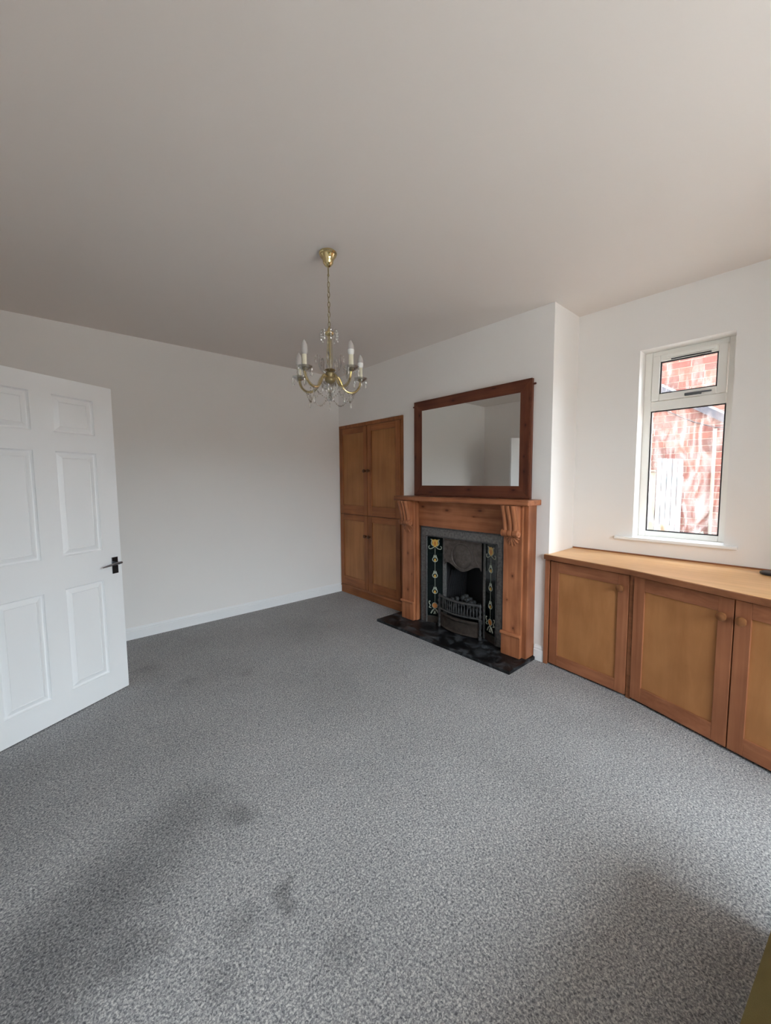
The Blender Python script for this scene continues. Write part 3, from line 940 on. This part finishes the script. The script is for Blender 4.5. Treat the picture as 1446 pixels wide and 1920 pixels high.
# --- cast iron insert
ins = thing('fireplace_insert', (2.735, 2.13, HZ), 'black cast iron fireplace with flowered tile panels and a grate', 'fireplace')
XI = 2.733
IF = MB()
IF.box(XI, XI + 0.02, IY0, 1.752, HZ, IZ).box(XI, XI + 0.02, 2.508, IY1, HZ, IZ).box(XI, XI + 0.02, 1.752, 2.508, 0.862, IZ)
frm = part('frame', IF, M['iron_frame'], ins, bevel=0.003)
bd = MB()
for y0, y1, z0, z1 in ((IY0 - 0.004, IY0 + 0.010, HZ, IZ), (IY1 - 0.010, IY1 + 0.004, HZ, IZ), (IY0, IY1, IZ - 0.012, IZ + 0.002),
                       (1.744, 1.753, HZ, 0.868), (2.507, 2.516, HZ, 0.868), (1.744, 2.516, 0.860, 0.870)):
    bd.box(XI - 0.008, XI, y0, y1, z0, z1)
part('bead', bd, M['iron'], frm, bevel=0.003)

TH = math.radians(22)
cs_, sn_ = math.cos(TH), math.sin(TH)


def splay(side):
    """returns mapping (u 0..0.152 outer->inner, w out toward room, z) for a splayed tile panel"""
    y_out = 2.507 if side > 0 else 1.753
    sg = -1 if side > 0 else 1

    def f(u, w, z):
        return Vector((XI + 0.012 + u * sn_ - w * cs_, y_out + sg * (u * cs_ + w * sn_), z))
    return f


def ring(f, c, r, w, n=14, ry=1.0):
    return [f(c[0] + r * math.cos(2 * math.pi * i / n), w, c[1] + ry * r * math.sin(2 * math.pi * i / n)) for i in range(n)]


TZ = [0.092 + 0.1524 * i for i in range(6)]
for side in (1, -1):
    f = splay(side)
    # backing panel
    part('tile_backing', MB().prism([f(0, -0.012, HZ), f(0.158, -0.012, HZ), f(0.158, -0.012, 0.861), f(0, -0.012, 0.861)], f(0, -0.002, 0) - f(0, -0.012, 0)), M['iron'], ins)
    part('skirt', MB().prism([f(0, -0.002, HZ), f(0.158, -0.002, HZ), f(0.158, -0.002, 0.088), f(0, -0.002, 0.088)], f(0, 0.004, 0) - f(0, -0.002, 0)), M['iron_rust'], ins)
    for i in range(5):
        z0, z1 = TZ[i] + 0.0008, TZ[i + 1] - 0.0008
        a, b = 0.002, 0.150
        t = part('tile', MB().prism([f(a, -0.002, z0), f(b, -0.002, z0), f(b, -0.002, z1), f(a, -0.002, z1)], f(0, 0.004, 0) - f(0, -0.002, 0)), M['tile'], ins, bevel=0.001)
        zc = (z0 + z1) / 2
        wz = 0.0042
        mid = 0.076
        if i == 0:
            part('stem', MB().tube([f(mid, wz, z1), f(mid, wz, z1 - 0.03)], 0.0021, 6), M['cream'], t)
            bud = MB()
            bud.prism(ring(f, (mid, z1 - 0.048), 0.024, wz), f(0, 0.0015, 0) - f(0, 0, 0))
            part('bud', bud, M['orange'], t)
            lf = MB().tube(ring(f, (mid, z1 - 0.048), 0.027, wz, 16), 0.0035, 6, closed=True)
            for sg in (-1, 1):
                lf.tube(curve([f(mid + sg * 0.045, wz, z1 - 0.014), f(mid + sg * 0.058, wz, z1 - 0.012), f(mid + sg * 0.058, wz, z1 - 0.032), f(mid + sg * 0.046, wz, z1 - 0.052), f(mid + sg * 0.058, wz, z1 - 0.070), f(mid + sg * 0.036, wz, z1 - 0.076)]), 0.0042, 6)
                lf.tube([f(mid, wz, z1 - 0.076), f(mid + sg * 0.022, wz, z1 - 0.098), f(mid + sg * 0.040, wz, z1 - 0.128)], 0.006, 6, radii=[0.006, 0.008, 0.006])
                lf.tube([f(mid, wz, z1 - 0.10), f(mid + sg * 0.010, wz, z1 - 0.13)], 0.006, 6)
            part('leaf_motif', lf, M['cream'], t)
        elif i == 4:
            part('stem', MB().tube([f(mid, wz, z0), f(mid, wz, z0 + 0.045)], 0.0021, 6), M['cream'], t)
            fl = MB()
            fl.prism([f(mid - 0.034, wz, z0 + 0.130), f(mid - 0.018, wz, z0 + 0.122), f(mid, wz, z0 + 0.130), f(mid + 0.018, wz, z0 + 0.122), f(mid + 0.034, wz, z0 + 0.130),
                      f(mid + 0.026, wz, z0 + 0.105), f(mid + 0.030, wz, z0 + 0.078), f(mid, wz, z0 + 0.050), f(mid - 0.030, wz, z0 + 0.078), f(mid - 0.026, wz, z0 + 0.105)], f(0, 0.0015, 0) - f(0, 0, 0))
            part('flower', fl, M['yellow'], t)
            part('bud', MB().prism(ring(f, (mid, z0 + 0.088), 0.012, wz + 0.0018, 12, 1.8), f(0, 0.001, 0) - f(0, 0, 0)), M['orange'], t)
            cl = MB()
            for sg in (-1, 1):
                cl.tube(curve([f(mid + sg * 0.006, wz, z0 + 0.058), f(mid + sg * 0.030, wz, z0 + 0.040), f(mid + sg * 0.056, wz, z0 + 0.036), f(mid + sg * 0.064, wz, z0 + 0.056), f(mid + sg * 0.052, wz, z0 + 0.064)]), 0.0042, 6)
                cl.tube(curve([f(mid + sg * 0.020, wz, z0 + 0.062), f(mid + sg * 0.038, wz, z0 + 0.085), f(mid + sg * 0.032, wz, z0 + 0.115), f(mid + sg * 0.044, wz, z0 + 0.128)]), 0.0042, 6)
            part('leaf_motif', cl, M['cream'], t)
        else:
            part('stem', MB().tube([f(mid, wz, z0), f(mid, wz, z0 + 0.07)], 0.0021, 6), M['cream'], t)
            part('stem', MB().tube([f(mid, wz, z0 + 0.118), f(mid, wz, z1)], 0.0021, 6), M['cream'], t)
            rg = MB().tube(ring(f, (mid, z0 + 0.088), 0.024, wz, 16, 0.9), 0.0042, 6, closed=True)
            for sg in (-1, 0, 1):
                rg.tube([f(mid + sg * 0.016, wz, z0 + 0.106), f(mid + sg * 0.010, wz, z0 + 0.122), f(mid + sg * 0.012, wz, z0 + 0.132)], 0.004, 6, radii=[0.005, 0.005, 0.002])
            part('leaf_motif', rg, M['cream'], t)
            part('bud', MB().prism(ring(f, (mid, z0 + 0.082), 0.010, wz, 12, 1.5), f(0, 0.0015, 0) - f(0, 0, 0)), M['yellow'], t)
    # fluted jamb at the inner edge
    jm = MB()
    for u0, u1, w in ((0.154, 0.162, 0.008), (0.164, 0.174, 0.011), (0.176, 0.184, 0.008)):
        jm.prism([f(u0, -0.004, HZ), f(u1, -0.004, HZ), f(u1, -0.004, 0.861), f(u0, -0.004, 0.861)], f(0, w, 0) - f(0, -0.004, 0))
    jm.prism([f(0.154, -0.02, HZ), f(0.186, -0.02, HZ), f(0.186, -0.02, 0.861), f(0.154, -0.02, 0.861)], f(0, 0, 0) - f(0, -0.02, 0))
    part('jamb', jm, M['iron_frame'], ins, bevel=0.0015)

# hood plate with wavy lower edge
XH = XI + 0.062
HY0, HY1 = 1.930, 2.330
prof = []
for k in range(25):
    t = k / 24
    y = HY0 + (HY1 - HY0) * t
    s_ = abs(t - 0.5) * 2
    if s_ > 0.92:
        z = 0.606
    else:
        z = 0.572 + 0.062 * 0.5 * (1 - math.cos(math.pi * min(1, s_ / 0.86)))
    prof.append((y, z))
hood = part('hood', MB().prism([(XH, y, z) for y, z in prof] + [(XH, HY1, 0.861), (XH, HY0, 0.861)], (-0.016, 0, 0)), M['iron_hood'], ins, bevel=0.002)
cyc, czc = 2.13, 0.708
part('hood_ring', MB().tube([(XH - 0.017, cyc + 0.112 * math.cos(a * math.pi / 18), czc + 0.112 * math.sin(a * math.pi / 18)) for a in range(36)], 0.006, 8, closed=True), M['iron_hood'], hood, smooth=True)
part('hood_boss', MB().lathe((XH - 0.014, cyc, czc), [(0.104, 0), (0.098, 0.005), (0.05, 0.010), (0.004, 0.012)], 28, (-1, 0, 0)), M['iron_hood'], hood, smooth=True)
for sg in (-1, 1):
    sw = MB()
    sw.tube(curve([(XH - 0.016, cyc + sg * 0.185, 0.83), (XH - 0.018, cyc + sg * 0.12, 0.828), (XH - 0.018, cyc + sg * 0.132, 0.795), (XH - 0.017, cyc + sg * 0.165, 0.80)]), 0.0035, 6)
    sw.tube(curve([(XH - 0.016, cyc + sg * 0.18, 0.77), (XH - 0.018, cyc + sg * 0.145, 0.71), (XH - 0.017, cyc + sg * 0.175, 0.65)]), 0.0035, 6)
    part('hood_scroll', sw, M['iron_hood'], hood, smooth=True)

# firebox and smoke back
fb = MB()
fb.add([(2.80, 1.905, HZ), (2.80, 2.355, HZ), (3.02, 2.27, HZ), (3.02, 1.99, HZ), (2.80, 1.905, 0.89), (2.80, 2.355, 0.89), (3.02, 2.27, 0.89), (3.02, 1.99, 0.89)],
       [(0, 1, 2, 3), (7, 6, 5, 4), (0, 3, 7, 4), (3, 2, 6, 7), (2, 1, 5, 6)])
part('firebox', fb, M['soot'], ins)
ck = MB()
for k in range(9):
    t = k / 8
    ck.tube([(2.83 + 0.17 * t, 2.335 - 0.075 * t, 0.24), (2.845 + 0.155 * t, 2.330 - 0.075 * t, 0.40), (2.87 + 0.13 * t, 2.30 - 0.06 * t, 0.55)], 0.014, 6)
part('fireback', ck, M['soot'], ins, smooth=True)

# grate front
GY0, GY1, GX = 1.905, 2.355, 2.742
gr = part('grate', MB().box(GX + 0.02, 2.93, 1.96, 2.30, 0.188, 0.200), M['iron'], ins, label='iron fire grate with a bowed barred front')


def bow(t, amp=0.058):
    return GX - amp * math.sin(math.pi * t)


def rail(z, r, amp):
    return MB().tube([(bow(k / 16, amp), GY0 + (GY1 - GY0) * k / 16, z) for k in range(17)], r, 8)


part('rail', rail(0.322, 0.0115, 0.055), M['iron'], gr, smooth=True)
part('rail', rail(0.205, 0.0085, 0.055), M['iron'], gr, smooth=True)
NB = 17
for k in range(1, NB):
    t = k / NB
    x, y = bow(t, 0.055), GY0 + (GY1 - GY0) * t
    part('bar', MB().lathe((x, y, 0.205), [(0.0035, 0), (0.0035, 0.03), (0.0062, 0.055), (0.0035, 0.08), (0.0035, 0.115)], 6), M['iron'], gr, smooth=True)
for y in (GY0, GY1):
    part('post', MB().lathe((GX, y, HZ), [(0.017, 0), (0.017, 0.03), (0.010, 0.035), (0.015, 0.06), (0.009, 0.085), (0.013, 0.10), (0.013, 0.135), (0.017, 0.14), (0.017, 0.17), (0.008, 0.178), (0.014, 0.20), (0.007, 0.222), (0.015, 0.245), (0.007, 0.268), (0.012, 0.285), (0.009, 0.30), (0.003, 0.31)], 12), M['iron'], gr, smooth=True)
ash = MB()
rows = []
for z, a in ((0.036, 0.060), (0.042, 0.066), (0.048, 0.060), (0.054, 0.050), (0.140, 0.046), (0.148, 0.058), (0.156, 0.062), (0.168, 0.058), (0.172, 0.045)):
    rows.append([(bow(k / 16, a) + 0.004, GY0 + (GY1 - GY0) * k / 16, z) for k in range(17)])
part('ash_panel', ash.grid(rows), M['iron_rust'], gr, smooth=True)

# coals resting in the grate
for k in range(26):
    row = k % 2
    y = 1.985 + (k // 2) * 0.0245 + random.uniform(-0.006, 0.006)
    mid = 1 - abs(y - 2.12) / 0.17
    x = 2.79 + 0.05 * row + random.uniform(-0.01, 0.01)
    z = 0.222 + (0.055 if k % 4 < 2 else 0.0) + 0.06 * max(0, mid)
    r = random.uniform(0.022, 0.030)
    mb = MB().ball((0, 0, 0), r, 7, (random.uniform(.8, 1.1), random.uniform(.8, 1.2), random.uniform(.7, 1)))
    mb.v = [tuple(Vector(v) * random.uniform(0.82, 1.15)) for v in mb.v]
    mb.v = [tuple(Vector(v) + Vector((x, y, z))) for v in mb.v]
    tag(part('coal', mb, M['coal'], loc=(x, y, z)), 'rough grey coal heaped in the iron grate', 'coal', 'coals in the grate')

# ------------------------------------------------------------------ mirror on the mantelshelf
mir = thing('mirror', (2.78, 2.105, 1.234), 'wide mirror in a dark stained pine frame standing on the mantelshelf', 'mirror')
MY0, MY1, MZ0, MZ1 = 1.500, 2.714, 1.2345, 2.130
xf, xb = 2.776, 2.806
iy0, iy1, iz0, iz1 = 1.598, 2.622, 1.333, 2.040


def frame_bar(P, name, mat):
    a, b, c, d = P   # outer0, outer1, inner1, inner0 in (y,z)
    mb = MB()
    mb.add([(xf, *a), (xf, *b), (xf + 0.008, *c), (xf + 0.008, *d), (xb, *a), (xb, *b), (xb, *c), (xb, *d)],
           [(0, 1, 2, 3), (7, 6, 5, 4), (0, 4, 5, 1), (1, 5, 6, 2), (2, 6, 7, 3), (3, 7, 4, 0)])
    return part(name, mb, mat, mir, bevel=0.003)


frame_bar(((MY0, MZ1), (MY1, MZ1), (iy1, iz1), (iy0, iz1)), 'frame_bar', M['mirror_h'])
frame_bar(((MY1, MZ0), (MY0, MZ0), (iy0, iz0), (iy1, iz0)), 'frame_bar', M['mirror_h'])
frame_bar(((MY0, MZ0), (MY0, MZ1), (iy0, iz1), (iy0, iz0)), 'frame_bar', M['mirror_v'])
frame_bar(((MY1, MZ1), (MY1, MZ0), (iy1, iz0), (iy1, iz1)), 'frame_bar', M['mirror_v'])
rm = MB()
for y0, y1, z0, z1 in ((MY0 + 0.008, MY1 - 0.008, MZ0 + 0.010, MZ0 + 0.018), (MY0 + 0.008, MY0 + 0.016, MZ0 + 0.012, MZ1 - 0.012)):
    rm.box(xf - 0.003, xf + 0.004, y0, y1, z0, z1)
part('edge_bead', rm, M['mirror_h'], mir, bevel=0.002)
part('glass', MB().box(xf + 0.012, xf + 0.016, iy0 - 0.004, iy1 + 0.004, iz0 - 0.004, iz1 + 0.004), M['mirror'], mir, label='silvered mirror glass')
for y, sg in ((MY0, -1), (MY1, 1)):
    part('peg', MB().tube([(2.792, y - sg * 0.004, 2.088), (2.792, y + sg * 0.022, 2.088)], 0.008, 8), M['mirror_h'], mir)

# ------------------------------------------------------------------ chandelier
CX, CY = 1.267, 1.893
ch = thing('chandelier', (CX, CY, ZC), 'five arm crystal and brass chandelier hanging from the ceiling', 'chandelier')
part('canopy', MB().lathe((CX, CY, ZC), [(0.045, 0), (0.049, -0.004), (0.049, -0.010), (0.044, -0.014), (0.045, -0.020), (0.040, -0.026), (0.034, -0.034), (0.029, -0.044), (0.028, -0.056), (0.024, -0.062), (0.018, -0.070), (0.006, -0.078)], 24), M['brass'], ch, smooth=True, label='polished brass ceiling rose')
part('hook', MB().tube([(CX, CY, ZC - 0.076), (CX, CY, ZC - 0.115)], 0.004, 8).ball((CX, CY, ZC - 0.120), 0.007, 8), M['brass_dull'], ch, smooth=True)
cn = MB()
zz, k = ZC - 0.126, 0
while zz > 2.235:
    c = zz - 0.017
    a = (k % 2) * math.pi / 2 + 0.5
    pts = []
    for i in range(14):
        t = 2 * math.pi * i / 14
        w = 0.0065 * math.cos(t)
        pts.append((CX + w * math.cos(a), CY + w * math.sin(a), c + 0.016 * math.sin(t)))
    cn.tube(pts, 0.0021, 5, closed=True)
    zz -= 0.0265
    k += 1
part('chain', cn, M['brass_dull'], ch, smooth=True)
part('cable', MB().tube([(CX + 0.003 * math.sin(i * 1.1), CY + 0.003 * math.cos(i * 1.3), ZC - 0.115 - i * 0.02) for i in range(21)], 0.0022, 6), M['candle'], ch)
part('crown_cup', MB().lathe((CX, CY, 2.196), [(0.006, 0.035), (0.010, 0.026), (0.012, 0.014), (0.024, 0.010), (0.026, 0.004), (0.022, -0.004), (0.012, -0.010)], 18), M['brass'], ch, smooth=True)
part('stem', MB().lathe((CX, CY, 2.0), [(0.010, 0), (0.016, 0.03), (0.020, 0.06), (0.019, 0.10), (0.016, 0.14), (0.014, 0.17), (0.016, 0.188)], 16), M['amber_glass'], ch, smooth=True, label='clear fluted glass stem')
part('rod', MB().lathe((CX, CY, 1.98), [(0.006, 0), (0.006, 0.22)], 8), M['brass_dull'], ch, smooth=True)
part('hub', MB().lathe((CX, CY, 1.936), [(0.010, -0.012), (0.022, -0.004), (0.030, 0.006), (0.030, 0.018), (0.024, 0.026), (0.027, 0.040), (0.026, 0.050), (0.016, 0.058), (0.030, 0.066), (0.026, 0.070), (0.008, 0.074)], 20), M['brass_dull'], ch, smooth=True)
part('finial', MB().lathe((CX, CY, 1.835), [(0.002, 0), (0.008, 0.010), (0.010, 0.022), (0.004, 0.034), (0.009, 0.046), (0.018, 0.066), (0.015, 0.090), (0.010, 0.105)], 12), M['crystal'], ch, smooth=True)

hn = Vector((CX, CY, 0)).normalized()
pp = Vector((hn.y, -hn.x, 0))


def CH(ang, r, z):
    a = math.radians(ang)
    v = pp * math.cos(a) + hn * math.sin(a)
    return Vector((CX, CY, 0)) + v * r + Vector((0, 0, z))


def drop_mesh(l, r, nm):
    return MB().lathe((0, 0, 0), [(0.0012, 0), (r * 0.9, -l * 0.18), (r * 0.5, -l * 0.34), (r * 0.75, -l * 0.5), (r, -l * 0.72), (r * 0.6, -l * 0.9), (0.0008, -l)], 6).mesh(nm, M['crystal'])


drop_long = drop_mesh(0.050, 0.0062, 'crystal_drop')
drop_short = drop_mesh(0.030, 0.0052, 'crystal_drop')
bead_me = MB().ball((0, 0, 0), 0.0042, 6).mesh('bead', M['crystal'])


def drop(parent, p, me):
    o = bpy.data.objects.new('crystal_drop', me)
    C.objects.link(o)
    o.parent = parent
    o.location = Vector(p) - origin_of(parent)
    return o


R_ = 0.192
ANG = [24, 92, 156, 227, 305]
for idx, A in enumerate(ANG):
    # S-shaped arm from the hub down and up to the drip pan
    path = [(0.020, 1.955), (0.045, 1.968), (0.062, 1.950), (0.076, 1.918), (0.098, 1.897), (0.125, 1.890), (0.152, 1.896), (0.174, 1.914), (0.187, 1.938), (R_, 1.962)]
    arm = part('arm', MB().tube(curve([CH(A, r, z) for r, z in path], 3), 0.0085, 8), M['amber_glass'], ch, smooth=True, label='curved glass arm with brass core')
    part('arm_core', MB().tube(curve([CH(A, r, z) for r, z in path], 3), 0.0045, 6), M['brass'], arm, smooth=True)
    c = CH(A, R_, 0)
    part('drip_pan', MB().lathe((c.x, c.y, 1.960), [(0.006, -0.004), (0.018, 0.002), (0.036, 0.012), (0.041, 0.020), (0.037, 0.018), (0.016, 0.008), (0.008, 0.010)], 14), M['crystal'], arm, smooth=True)
    part('socket_cup', MB().lathe((c.x, c.y, 1.962), [(0.007, -0.006), (0.014, 0.002), (0.015, 0.014), (0.010, 0.017)], 14), M['brass_dull'], arm, smooth=True)
    part('candle_sleeve', MB().lathe((c.x, c.y, 1.968), [(0.0125, 0), (0.0125, 0.070), (0.0115, 0.073)], 14), M['candle'], arm, smooth=True)
    low = 0.040
    part('bulb_collar', MB().lathe((c.x, c.y, low + 2.0), [(0.0115, 0), (0.0165, 0.008), (0.0175, 0.022), (0.0165, 0.027)], 14), M['bulb_white' if idx in (0, 4) else 'bulb'], arm, smooth=True)
    part('bulb', MB().lathe((c.x, c.y, low + 2.027), [(0.0165, 0), (0.0172, 0.008), (0.0155, 0.020), (0.0105, 0.034), (0.0045, 0.044), (0.001, 0.048)], 14), M['bulb'], arm, smooth=True)
    # drops round the pan and under the arm
    for k in range(6):
        a = 2 * math.pi * k / 6 + 0.4 * idx
        drop(ch, (c.x + 0.039 * math.cos(a), c.y + 0.039 * math.sin(a), 1.974 - 0.004 * (k % 2)), drop_long if k % 2 == 0 else drop_short)
    q = CH(A, 0.128, 1.880)
    drop(ch, q, drop_short)
    drop(ch, q + Vector((0, 0, -0.030)), drop_long)
    drop(ch, CH(A, 0.05, 1.935), drop_short)
    # upright glass scroll between the arms
    B = A + 36
    sc_ = [(0.022, 1.985), (0.050, 2.000), (0.062, 2.030), (0.058, 2.060), (0.066, 2.078), (0.078, 2.070)]
    part('glass_scroll', MB().tube(curve([CH(B, r, z) for r, z in sc_], 3), 0.0048, 6), M['crystal'], ch, smooth=True)
    drop(ch, CH(B, 0.080, 2.066), drop_short)
    # swags of beads from arm to arm and from hub to arm
    A2 = ANG[(idx + 1) % 5]
    if A2 < A: A2 += 360
    sg = MB()
    for k in range(19):
        t = k / 18
        aa = A + (A2 - A) * t
        rr = 0.150 - 0.04 * math.sin(math.pi * t)
        p = CH(aa, rr, 1.893 - 0.072 * math.sin(math.pi * t))
        sg.ball(p, 0.0050 if k % 2 else 0.0036, 6)
    part('bead_swag', sg, M['crystal'], ch)
    sg = MB()
    for k in range(11):
        t = k / 10
        p = CH(A + 8, 0.035 + 0.105 * t, 1.930 - 0.055 * math.sin(math.pi * t) - 0.04 * t)
        sg.ball(p, 0.0036, 6)
    part('bead_swag', sg, M['crystal'], ch)
for k in range(8):
    a = 45 * k + 10
    rad = [(0.020, 2.204), (0.036, 2.218), (0.046, 2.212)]
    part('crown_branch', MB().tube([CH(a, r, z) for r, z in rad], 0.0022, 5), M['crystal'], ch)
    drop(ch, CH(a, 0.046, 2.212), drop_short)
    drop(ch, CH(a, 0.046, 2.184), drop_short)
for k in range(5):
    drop(ch, CH(72 * k + 30, 0.026, 1.930), drop_long)
    drop(ch, CH(72 * k + 66, 0.013, 1.880), drop_long)

# ------------------------------------------------------------------ olive upholstered seat (only its edge is in view)
sofa = thing('upholstered_seat', (1.25, -0.2, 0), 'olive green fabric covered seat with only one edge showing low in the corner', 'seat')


sofa.rotation_euler.z = -0.09
sofa.location.y -= 0.022


def cushion(x0, x1, y0, y1, z0, z1, r=0.05, crown=0.02):
    mb = MB()
    nx, ny = 14, 10
    rows = []
    def sup(t):
        return 1 - (abs(t) ** 6)
    top, bot = [], []
    for i in range(ny + 1):
        v = -1 + 2 * i / ny
        rt, rb = [], []
        for j in range(nx + 1):
            u = -1 + 2 * j / nx
            h = crown * (1 - u * u) * (1 - v * v)
            edge = max(abs(u), abs(v))
            dip = r * max(0, (edge - 0.86) / 0.14) ** 2
            x = (x0 + x1) / 2 + u * (x1 - x0) / 2
            y = (y0 + y1) / 2 + v * (y1 - y0) / 2
            rt.append((x, y, z1 + h - dip))
            rb.append((x, y, z0 + dip))
        top.append(rt)
        bot.append(list(reversed(rb)))
    mb.grid(top)
    mb.grid(bot)
    def strip(a, b):
        mb.grid([a, b])
    strip(list(reversed(top[0])), bot[0])
    strip(top[-1], list(reversed(bot[-1])))
    strip([r_[0] for r_ in top], [r_[-1] for r_ in bot])
    strip(list(reversed([r_[-1] for r_ in top])), list(reversed([r_[0] for r_ in bot])))
    return mb


part('frame', MB().box(0.50, 1.60, -0.43, 0.025, 0.08, 0.28), M['olive'], sofa, bevel=0.03)
part('seat_cushion', cushion(0.49, 1.61, -0.44, 0.045, 0.281, 0.450), M['olive'], sofa, smooth=True)
for x, y in ((0.56, -0.03), (1.54, -0.03), (0.56, -0.38), (1.54, -0.38)):
    part('leg', MB().box(x - 0.025, x + 0.025, y - 0.025, y + 0.025, 0.0, 0.079), M['worktop_edge'], sofa)

# ------------------------------------------------------------------ outside the small window
part('ground', MB().box(-30, 30, -30, 14, -0.45, -0.25), M['paving'], kind='structure')
part('wall_garden', MB().box(-12, 12, -8.2, -7.9, -0.25, 0.75), M['street'], kind='structure', label='low wall across the front garden')
part('street_front', MB().box(-30, 30, -24, -22, -0.25, 4.4), M['street'], kind='structure', label='houses across the road')
part('wall_upper', MB().box(XL - 0.12, 3.45, YW - 0.15, 7.0, ZC + 0.151, 5.2), M['brick_tex'], kind='structure', label='unseen upper storey added to shade the alley')  # out of view, added to cut the sky light on the brick wall
XB = 5.62
BZ0, CH_ = 0.55, 0.0747
NR = 30
BY0, BY1 = 0.55, 1.90
nwl = part('neighbour_wall', MB().box(XB, XB + 0.2, BY0 - 0.01, BY1 + 0.01, BZ0, BZ0 + NR * CH_), M['mortar'], kind='structure',
           label='red brick wall of the neighbouring building beyond the window')
sur_ = MB()
wall_x(sur_, XB - 0.006, XB + 0.2, -1.6, 6, -0.25, 5.2, [(BY0 - 0.01, BY1 + 0.01, BZ0, BZ0 + NR * CH_)])
part('brickwork', sur_, M['brick_tex'], nwl, label='brickwork too far to the side to tell its bricks apart')
stretch = [MB().box(-0.004, 0.02, -0.1105, 0.1105, -0.0338, 0.0338).mesh('brick', m) for m in BR]
header = [MB().box(-0.004, 0.02, -0.0525, 0.0525, -0.0338, 0.0338).mesh('brick', m) for m in BR]
for r_i in range(NR):
    z = BZ0 + (r_i + 0.5) * CH_
    hd_row = r_i % 4 == 2
    wdt = 0.1125 if hd_row else 0.2285
    y = BY0 + wdt / 2 + (0 if r_i % 2 else (0.0 if hd_row else 0.114)) - 0.002
    while y + wdt / 2 < BY1 + 0.01:
        o = bpy.data.objects.new('brick', random.choice(header if hd_row else stretch))
        C.objects.link(o)
        o.parent = nwl
        o.location = (XB + random.uniform(-0.0015, 0.0015), y, z)
        y += wdt
# sloping flashing, downpipe and cable fixed to that wall
fa, fb_ = Vector((XB - 0.03, 1.55, 2.575)), Vector((XB - 0.03, 0.62, 1.942))
e = (fb_ - fa).normalized()
u_ = Vector((0, -e.z, e.y))
if u_.z < 0: u_ = -u_
fl = thing('roof_flashing', (XB, 1.1, 2.2), 'grey sloping flashing strip with a white edge on the brick wall outside', 'flashing')
part('strip', MB().prism([fa - u_ * 0.075, fb_ - u_ * 0.075, fb_, fa], (0.028, 0, 0)), M['lead'], fl)
part('edge', MB().prism([fa, fb_, fb_ + u_ * 0.022, fa + u_ * 0.022], (0.028, 0, 0)), M['gate'], fl)
pc = part('downpipe', MB().tube([(XB - 0.035, 0.872, 1.92), (XB - 0.035, 0.868, 0.3)], 0.017, 10), M['pipe'], loc=(XB - 0.035, 0.87, 0.3), smooth=True)
tag(pc, 'thin cream pipe running down the brick wall outside', 'pipe')
cb = part('cable', MB().tube([(XB - 0.02, 1.62, 2.34), (XB - 0.02, 1.319, 2.165), (XB - 0.02, 1.074, 2.017), (XB - 0.02, 0.875, 1.935), (XB - 0.02, 0.62, 1.90)], 0.006, 6), M['blackplastic'], loc=(XB - 0.02, 1.1, 2.0), smooth=True)
tag(cb, 'thin dark cable sagging across the brick wall outside', 'cable')
# white boarded gate
gt = thing('garden_gate', (5.45, 1.26, -0.25), 'white painted board gate standing against the brick wall outside', 'gate')
nb = 5
gy0, gy1 = 1.115, 1.365
for k in range(nb):
    a = gy0 + (gy1 - gy0) * k / nb
    b = gy0 + (gy1 - gy0) * (k + 1) / nb
    part('board', MB().box(5.45, 5.472, a + 0.003, b - 0.003, -0.24, 1.60 + 0.004 * k), M['gate'], gt, bevel=0.003)
part('ledge', MB().box(5.473, 5.50, gy0, gy1, 1.30, 1.40).box(5.473, 5.50, gy0, gy1, 0.2, 0.3), M['gate'], gt)
fn = thing('fence', (5.47, 1.5, -0.25), 'cream painted board fence to the left of the white gate outside', 'fence')
for k in range(7):
    a = 1.372 + 0.062 * k
    part('board', MB().box(5.455, 5.475, a, a + 0.056, -0.24, 1.455 + 0.006 * (k % 3)), M['cream_board'], fn, bevel=0.003)
part('post_cap', MB().box(5.44, 5.48, 1.372, 1.80, 1.464, 1.482), M['cream_board'], fn)
tag(part('plant_pot', MB().lathe((5.25, 1.225, 0.55), [(0.045, 0), (0.052, 0.12), (0.058, 0.26), (0.064, 0.27), (0.064, 0.31), (0.055, 0.31), (0.05, 0.28)], 16), M['pot'], smooth=True, loc=(5.25, 1.225, 0.55)),
    'buff plant pot on a ledge in front of the white gate outside', 'plant pot')
part('ledge_wall', MB().box(5.12, 5.40, 0.3, 2.1, -0.25, 0.549), M['mortar'], kind='structure', label='low rendered ledge outside')
lv_ = MB()
for k in range(420):
    y = random.uniform(0.55, 1.14)
    x = random.uniform(5.14, 5.36)
    z = 0.55 + random.uniform(0, 0.26) * (0.6 + 0.4 * math.sin(9 * y))
    a = random.uniform(0, 6.28)
    l = random.uniform(0.02, 0.045)
    d1 = Vector((math.cos(a), math.sin(a), random.uniform(-0.4, 0.8))) * l
    d2 = Vector((-math.sin(a), math.cos(a), random.uniform(-0.4, 0.4))) * l * 0.4
    p = Vector((x, y, z))
    lv_.add([p - d1, p + d2, p + d1, p - d2], [(0, 1, 2, 3)])
for k in range(60):
    y = random.uniform(0.55, 1.14); x = random.uniform(5.14, 5.36)
    lv_.tube([(x, y, 0.549), (x + random.uniform(-.02, .02), y + random.uniform(-.02, .02), 0.72)], 0.003, 4)
tag(part('foliage', lv_, M['leaf'], loc=(5.25, 0.85, 0.55)), 'low grey green foliage growing along the ledge outside', 'plant', kind='stuff')
